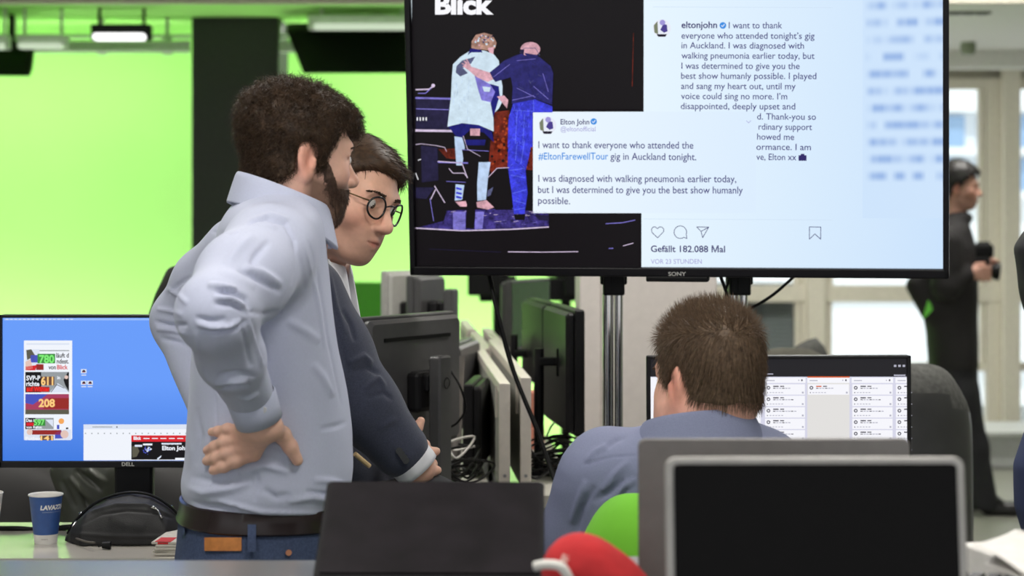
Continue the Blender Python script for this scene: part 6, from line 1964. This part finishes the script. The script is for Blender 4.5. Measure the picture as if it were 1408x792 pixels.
# blazer
m_blazer = mat('blazer_navy', (66, 69, 84), .9, spec=.15, var=.16, vscale=420, bump=.25, bscale=900, sheen=.2)
br = [(P(0, y, D2_)[2], P(cx, 0, D2_)[0], D2_ + dy, a, b) for (y, cx, dy, a, b) in ((338, 414, .02, .050, .09), (360, 410, .02, .080, .15), (400, 406, .02, .100, .19), (460, 408, .0, .112, .195), (560, 414, .0, .118, .18), (600, 424, 0, .128, .178), (640, 432, 0, .146, .178), (700, 436, 0, .152, .18), (760, 432, 0, .14, .185))]
blz = [loft(br, YAW2, k=.03)] + chain([sh2, P(456, 486, D2_ - .21), el2, P(550, 618, D2_ - .210)], [.078, .070, .062, .050], .03) + chain([sh2l, el2l, P(545, 622, D2_ - .01)], [.07, .056, .044], .03)
bf = creases([([(452, 372), (462, 420), (476, 460)], 3, .004), ([(470, 425), (482, 445), (488, 470)], 3, -.005), ([(478, 500), (500, 490), (512, 500)], 3.5, .007), ([(482, 512), (505, 505), (522, 515)], 3.5, -.006), ([(500, 535), (520, 520), (530, 532)], 3, .006), ([(505, 548), (528, 540), (540, 550)], 3, -.004), ([(455, 440), (470, 480), (480, 520)], 5, -.004), ([(520, 590), (545, 575)], 4, .003)], ymax=D2_ + .05, base=lambda p: wob(p, 22, 31) * .002)
v_, q_ = cloth(blz, .004, bf)
blz2 = np_mesh('blazer', v_, q_, m_blazer, man2, loc2)
# cuff of the white shirt, blazer cuff edge, buttons
m_wsh = mat('shirt_white', (226, 226, 230), .7, bump=.1, bscale=1200)
a_, b__ = P(561, 629, D2_ - .205), P(576, 646, D2_ - .20)
m = MB(loc2); m.tube([a_, a_ * .3 + b__ * .7, b__, b__, a_ * .4 + b__ * .6], [.0425, .0415, .0405, .038, .034], 32, caps=False); m.build('shirt_cuff', m_wsh, man2, True)
for k in range(4):
    x, y = 549 + k * 3.0, 620 + k * 4.4; d_ = raymarch(blz, x, y, 2.8, 4.2) or Yh
    m = MB(loc2); m.tube([P(x, y, d_ + .001), P(x, y, d_ - .004)], .0062, 14); m.build('sleeve_button', gm_, blz2, True, 40)
collar(man2, loc2, m_wsh, P(424, 368, D2_), YAW2 - 4, .076, .072, .052, .062, .018, .028, gap=10, tip=.8, name='shirt_collar')
# shirt front between the lapels
m = MB(loc2); fv = zrot(YAW2)
vs = []
for (px, py, dd) in ((452, 356, -.09), (478, 392, -.07), (484, 430, -.075), (474, 462, -.09), (460, 420, -.10)):
    vs.append(P(px, py, D2_ + dd))
m.add(vs, [(0, 1, 2, 3, 4)]); so = m.build('shirt_front', m_wsh, man2); md = so.modifiers.new('thickness', 'SOLIDIFY'); md.thickness = .004
# trousers: one leg raised against the desk edge
m_trs = mat('trousers_black', (34, 34, 38), .8, var=.1)
tr = [loft([(P(0, y, D2_)[2], P(cx, 0, D2_)[0], D2_, a, b) for (y, cx, a, b) in ((720, 428, .12, .17), (790, 430, .125, .175), (880, 432, .12, .17))], YAW2, k=.03)]
hp2 = P(455, 737, D2_)
tr += chain([hp2 + [0, -.06, 0], P(582, 708, D2_ - .17), P(612, 716, D2_ - .18)], [.098, .070, .062], .03) + chain([P(612, 722, D2_ - .18), np.array([P(620, 0, D2_)[0], D2_ - .18, .30])], [.062, .05], .03)
tr += chain([hp2 + [-.04, .09, 0], np.array([hp2[0] - .03, D2_ + .10, .5]), np.array([hp2[0] - .05, D2_ + .12, .06])], [.092, .066, .055], .03)
v_, q_ = grow(tr, .006, lambda p: wob(p, 26, 12) * .002, zmin=.02); np_mesh('trousers', v_, q_, m_trs, man2, loc2)
shoe(loc2, man2, hp2[0] - .06, D2_ + .12, YAW2, m_shoe)
# footrest-height shoe of the raised leg rests on the desk's cross bar
prs = [cap(np.array([P(618, 0, D2_)[0], D2_ - .18, .30]), np.array([P(622, 0, D2_)[0], D2_ - .18, .12]), .048, .045, k=.02), cap(np.array([P(622, 0, D2_)[0], D2_ - .18, .06]), np.array([P(622, 0, D2_)[0] + .14, D2_ - .22, .04]), .045, .035, k=.03)]
v_, q_ = grow(prs, .006); np_mesh('shoe', v_, q_, m_shoe, man2, loc2)
# pen in the hidden hand
pen = MB(P(500, 632, 3.50)); pen.tube([P(488, 624, 3.42), P(508, 641, 3.44)], .0042, 10); o = pen.build('pencil', mat('pencil_tan', (206, 176, 130), .5), None, True, 40); o.location = P(500, 632, 3.50); tag(o, 'tan pencil showing between the two standing men', 'pencil')

# ---------- the seated man seen from behind
D3_ = 3.30; YAW3 = 108
loc3 = np.array([P(930, 0, D3_)[0], D3_, 0])
man3 = thing('person', 'seated man with short spiky greying brown hair in a grey blue shirt, seen from behind', 'person', loc3)
T3 = Xf(P(976, 518, D3_), 122, -6, 0, .98)
body3 = head_prims(T3, 1.12)
body3 += [cap(T3.pt(-.022, 0, -.045), P(962, 615, D3_ - .01), .062, .070, k=.04), ell(T3.pt(.03, .05, -.07), (.04, .03, .045), T3.R, k=.03), ell(P(940, 690, D3_ + .02), (.15, .08, .07), k=.05)]
body3 += chain([P(838, 665, D3_ + .02), P(808, 745, D3_ + .05), P(796, 805, D3_ + .10), P(840, 774, D3_ + .28)], [.05, .042, .036, .03], .02) + chain([P(1043, 668, D3_ + .02), P(1078, 745, D3_ + .05), P(1090, 805, D3_ + .10), P(1078, 774, D3_ + .28)], [.05, .042, .036, .03], .02)
for (wx_, sg) in ((852, 1), (1072, -1)):
    w0 = P(wx_, 752, D3_ + .40)
    body3 += [cap(P(wx_ - sg * 8, 772, D3_ + .30), w0 + [0, .04, 0], .028, .022, k=.02)]
    for i, L_ in enumerate((.060, .072, .068, .052)):
        kq = w0 + np.array([(-.03 + .02 * i) * sg, .075, .004])
        body3 += [cap(w0 + [0, .02, 0], kq, .02, .011, k=.012)] + finger([kq, kq + [0, L_ * .5, .006], kq + [0, L_ * .85, -.004], kq + [0, L_, -.014]], .0098, .0072)
    body3 += finger([w0 + [.02 * sg * -1, .02, 0], w0 + [.045 * -sg, .05, -.004], w0 + [.05 * -sg, .08, -.008]], .014, .009)
v_, q_ = grow(body3, .003)
np_mesh('body', v_, q_, m_skin, man3, loc3, skin_colors(T3, v_, (228, 174, 154), stub=.15, flush=.5))
eyes(T3, man3, loc3)
m_hair3 = mat('hair_grey_brown', (104, 84, 66), .5, spec=.3, var=.4, vscale=160)
brows(T3, man3, loc3, m_hair3, 5)
def comb3(l):
    out = np.zeros_like(l); top = np.clip((l[:, 2] - .05) / .05, 0, 1)
    out[:, 2] = -.9 * (1 - top) + .7 * top; out[:, 0] = .15; out[:, 1] = l[:, 1] * 3
    return out
hair_part('hair', T3, man3, loc3, [(-.13, -.052), (-.06, -.050), (-.036, -.040), (-.026, -.01), (-.006, .020), (.008, .010), (.014, -.015), (.026, -.008), (.04, .04), (.06, .060), (.085, .068), (.11, .074)],
          lambda l: -.001 + .005 * np.clip((l[:, 2] - .03) / .06, 0, 1), m_hair3, n=12000, L=.024, rad=.00042, lift=.55, comb=comb3, curl=.0004, freq=.5, seed=8, noise=.002, nf=120, grav=-.0)
m_shirt3 = mat('shirt_grey_blue', (127, 132, 158), .8, spec=.15, var=.07, vscale=500, bump=.2, bscale=1400)
r3 = [(P(0, y, D3_)[2], P(cx, 0, D3_)[0], D3_ + dy, a, w_ / F * D3_) for (y, cx, dy, a, w_) in ((576, 962, .0, .066, 62), (590, 960, 0, .075, 74), (604, 954, .0, .092, 100), (622, 946, .005, .11, 132), (640, 941, .01, .12, 148), (670, 938, .02, .13, 160), (740, 938, .03, .14, 160), (860, 940, .05, .15, 158), (960, 940, .06, .16, 165))]
sh3 = [loft(r3, 90, k=.04)]
sh3 += chain([P(836, 650, D3_ + .01), P(806, 740, D3_ + .05), P(792, 805, D3_ + .10), P(838, 778, D3_ + .27)], [.078, .064, .054, .042], .045)
sh3 += chain([P(1045, 655, D3_ + .01), P(1080, 740, D3_ + .05), P(1092, 805, D3_ + .10), P(1075, 778, D3_ + .27)], [.078, .064, .054, .042], .045)
f3 = creases([([(800, 640), (840, 628), (876, 626)], 1.4, -.003), ([(876, 626), (930, 628), (1000, 640)], 1.4, -.003), ([(866, 634), (846, 652), (828, 676)], 5, .006), ([(860, 660), (840, 676), (815, 690)], 5, -.005), ([(806, 660), (795, 690), (786, 720)], 4, .006), ([(818, 668), (800, 700), (790, 740)], 4, -.006), ([(838, 692), (858, 668), (874, 658)], 5, .005), ([(835, 612), (818, 622), (806, 636)], 4, .005), ([(860, 600), (846, 606), (834, 616)], 3.5, -.004), ([(870, 650), (850, 690), (830, 730)], 5, -.003)], base=lambda p: wob(p, 18, 41) * .003)
v_, q_ = cloth(sh3, .004, f3)
shirt3 = np_mesh('shirt', v_, q_, m_shirt3, man3, loc3)
collar(shirt3, loc3, m_shirt3, P(960, 590, D3_ - .005), YAW3, .080, .088, .034, .054, .026, .006, gap=16, tip=.4)
m_tr3 = mat('trousers_dark', (44, 46, 56), .85)
t3 = [loft([(P(0, y, D3_)[2], P(940, 0, D3_)[0], D3_ + .08, .15, .19) for y in (930, 990, 1060)], 90, k=.03)]
for sg in (1, -1):
    h0 = np.array([P(940, 0, D3_)[0] + .10 * sg, D3_ + .08, .72]); k0 = h0 + [.03 * sg, .40, 0]; a0 = np.array([k0[0], k0[1] + .02, .10])
    t3 += chain([h0, k0, a0], [.09, .07, .052], .03)
v_, q_ = grow(t3, .007, zmin=.04); np_mesh('trousers', v_, q_, m_tr3, man3, loc3)
for sg in (1, -1):
    shoe(loc3, man3, P(940, 0, D3_)[0] + .13 * sg, D3_ + .50, 90, m_shoe)

# ---------- the photographer by the windows
D4 = 10.5; YAW4 = -8
loc4 = np.array([P(1312, 0, D4)[0], D4, 0])
man4 = thing('person', 'photographer in black clothes standing by the far windows with a camera at the chest', 'person', loc4)
T4 = Xf(P(1318, 256, D4), -14, -4, 0, 1.0)
b4_ = head_prims(T4)
b4_ += [cap(T4.pt(-.02, 0, -.06), P(1308, 310, D4), .06, .06, k=.04), ell(P(1308, 350, D4), (.10, .17, .14), zrot(YAW4), k=.05)]
shR, elR, wrR = P(1300, 335, D4 - .18), P(1300, 395, D4 - .22), P(1332, 376, D4 - .17)
shL, elL, wrL = P(1312, 332, D4 + .18), P(1325, 392, D4 + .18), P(1340, 366, D4 + .02)
b4_ += chain([shR, elR, wrR], [.05, .04, .03], .02) + chain([shL, elL, wrL], [.05, .04, .03], .02)
for (w0, dy) in ((wrR, -.02), (wrL, .02)):
    for i in range(4):
        kq = w0 + np.array([.07, dy * 1.0, .03 - .02 * i]); b4_ += [cap(w0, kq, .024, .013, k=.012)] + finger([kq, kq + [.035, -dy * .6, 0], kq + [.045, -dy * 2.2, -.002], kq + [.03, -dy * 3.2, -.002]], .0105, .008)
    b4_ += finger([w0 + [.02, 0, .02], w0 + [.05, -dy * .8, .045], w0 + [.085, -dy * 1.2, .05]], .015, .010)
v_, q_ = grow(b4_, .005); np_mesh('body', v_, q_, m_skin, man4, loc4, skin_colors(T4, v_, (196, 150, 132), stub=.3))
m_hair4 = mat('hair_black', (26, 22, 20), .5)
hair_part('hair', T4, man4, loc4, [(-.13, -.085), (-.045, -.07), (-.03, -.03), (-.008, .02), (.01, .01), (.02, .0), (.034, .03), (.05, .055), (.08, .066), (.11, .072)], lambda l: .012 + .012 * np.clip(l[:, 2] / .08, 0, 1), m_hair4, h=.005, n=1500, L=.03, rad=.001, seed=5, noise=.003)
m_jk = mat('jacket_black', (30, 27, 28), .8, var=.1); m_tb = mat('trousers_black', (34, 34, 38), .8)
jr4 = [(P(0, y, D4)[2], P((a + b) / 2, 0, D4)[0], D4, (b - a) / 2 / F * D4, w_) for (y, a, b, w_) in ((298, 1290, 1328, .09), (315, 1280, 1336, .16), (340, 1268, 1342, .21), (385, 1262, 1345, .21), (430, 1268, 1343, .19), (460, 1274, 1344, .19), (505, 1276, 1346, .20))]
jk = [loft(jr4, YAW4, k=.03), ell(P(1316, 300, D4), (.085, .085, .045), k=.03)] + chain([shR, elR, P(1326, 380, D4 - .18)], [.085, .07, .05], .03) + chain([shL, elL, P(1334, 370, D4 + .05)], [.085, .07, .05], .03)
jk += [cap(P(1262, 392, D4 - .1), P(1284, 420, D4 - .1), .06, .08, k=.05)]
v_, q_ = grow(jk, .008, lambda p: wob(p, 14, 14) * .006); np_mesh('jacket', v_, q_, m_jk, man4, loc4)
tr4 = [loft([(P(0, y, D4)[2], P((a + b) / 2, 0, D4)[0], D4, (b - a) / 2 / F * D4, .19) for (y, a, b) in ((490, 1277, 1343), (520, 1279, 1344), (555, 1284, 1344))], YAW4, k=.04)]
for sg, fx in ((1, -6), (-1, 22)):
    h0 = P(1312 + fx * .3, 545, D4 + .10 * sg); k0 = P(1316 + fx, 615, D4 + .10 * sg); a0 = P(1318 + fx * 1.6, 690, D4 + .10 * sg); tr4 += chain([h0, k0, a0], [.105, .08, .07], .04)
    shoe(loc4, man4, P(1318 + fx * 1.6, 0, D4)[0] + .02, D4 + .10 * sg, YAW4, m_shoe)
v_, q_ = grow(tr4, .008, lambda p: wob(p, 18, 15) * .004, zmin=.03); np_mesh('trousers', v_, q_, m_tb, man4, loc4)
bd = MB(loc4); d_ = raymarch(jk, 1275, 425, 9.5, 11.5) or D4 - .2
bd.prism([(1268, 440), (1276, 412), (1284, 424), (1277, 432)], lambda u, v, d: P(u, v, d), d_ - .012, d_ - .004); bd.build('green_badge', mat('badge_green', (120, 226, 80), .5), man4)
cmr = thing('camera', 'black camera with a long lens held by the photographer by the windows', 'camera', P(1352, 362, D4 - .06)); co = np.array(cmr.location)
m = MB(co); m.box(P(1345, 345, D4 - .06), (.15, .10, .075), bev=.02); m.tube([P(1345, 340, D4 - .06), P(1360, 339, D4 - .06)], .03, 12); m.build('flash', m_black, cmr)
m = MB(co); m.box(P(1345, 366, D4 - .06), (.10, .14, .10), bev=.015); m.build('camera_body', m_black, cmr)
m = MB(co); m.tube([P(1352, 371, D4 - .06), P(1366, 373, D4 - .07), P(1367, 373, D4 - .07), P(1375, 374, D4 - .075)], [.036, .036, .044, .046], 20); m.build('lens', m_black, cmr, True, 40)

# ---------- somebody in dark clothes cut off by the right edge
D5 = 4.1; 
loc5 = np.array([P(1512, 0, D5)[0], D5, 0])
man5 = thing('person', 'person in a black top and navy trousers cut off by the right edge', 'person', loc5)
T5 = Xf(P(1512, 190, D5), 90, 0, 0, .95)
b5_ = head_prims(T5) + [cap(T5.pt(-.02, 0, -.06), P(1512, 290, D5), .055, .06, k=.04), ell(P(1512, 380, D5), (.14, .08, .14), k=.05), ell(P(1512, 560, D5), (.12, .08, .14), k=.06), cap(P(1512, 400, D5), P(1512, 560, D5), .09, .09, k=.05)]
for sg in (1, -1):
    s0, e0, w0 = P(1512 - 52 * sg, 335, D5), P(1512 - 44 * sg, 440, D5 + .12), P(1512 - 10 * sg, 420, D5 + .28)
    b5_ += chain([s0, e0, w0], [.042, .034, .025], .02)
    for i in range(4):
        kq = w0 + np.array([sg * .03, .03, .03 - .02 * i]); b5_ += [cap(w0, kq, .02, .011, k=.01)] + finger([kq, kq + [sg * .03, .02, 0], kq + [sg * .05, .01, 0]], .0095, .007)
    b5_ += finger([w0, w0 + [sg * .015, .03, .04], w0 + [sg * .03, .05, .055]], .014, .009)
v_, q_ = grow(b5_, .005); np_mesh('body', v_, q_, m_skin, man5, loc5, skin_colors(T5, v_, (206, 158, 138)))
hair_part('hair', T5, man5, loc5, [(-.13, -.085), (-.045, -.07), (-.03, -.03), (-.008, .02), (.02, .0), (.034, .03), (.05, .055), (.11, .07)], lambda l: .014 + 0 * l[:, 0], mat('hair_black', (26, 22, 20), .5), h=.005, n=1500, L=.04, rad=.001, seed=5, noise=.003)
tp = [loft([(P(0, y, D5)[2], P(1512, 0, D5)[0], D5, a, b) for (y, a, b) in ((290, .07, .08), (315, .10, .15), (340, .12, .175), (400, .12, .16), (470, .11, .13), (540, .12, .135), (600, .125, .145))], 90, k=.03)]
for sg in (1, -1): tp += chain([P(1512 - 52 * sg, 338, D5), P(1512 - 44 * sg, 440, D5 + .12), P(1512 - 12 * sg, 421, D5 + .26)], [.060, .05, .038], .03)
v_, q_ = grow(tp, .006, lambda p: wob(p, 20, 17) * .003); np_mesh('top', v_, q_, mat('top_black', (26, 26, 30), .8), man5, loc5)
tn = [loft([(P(0, y, D5)[2], P(1512, 0, D5)[0], D5, a, b) for (y, a, b) in ((560, .11, .10), (595, .125, .15), (640, .13, .172), (700, .13, .172), (790, .12, .135))], 90, k=.03)]
for sg in (1, -1):
    h0 = P(1512 + 48 * sg, 780, D5); tn += chain([h0, np.array([h0[0], D5, .48]), np.array([h0[0], D5, .05])], [.085, .062, .05], .03); shoe(loc5, man5, h0[0], D5, 90, m_shoe)
v_, q_ = grow(tn, .006, lambda p: wob(p, 20, 18) * .003, zmin=.03); np_mesh('trousers', v_, q_, mat('trousers_navy', (40, 52, 92), .8, var=.08), man5, loc5)
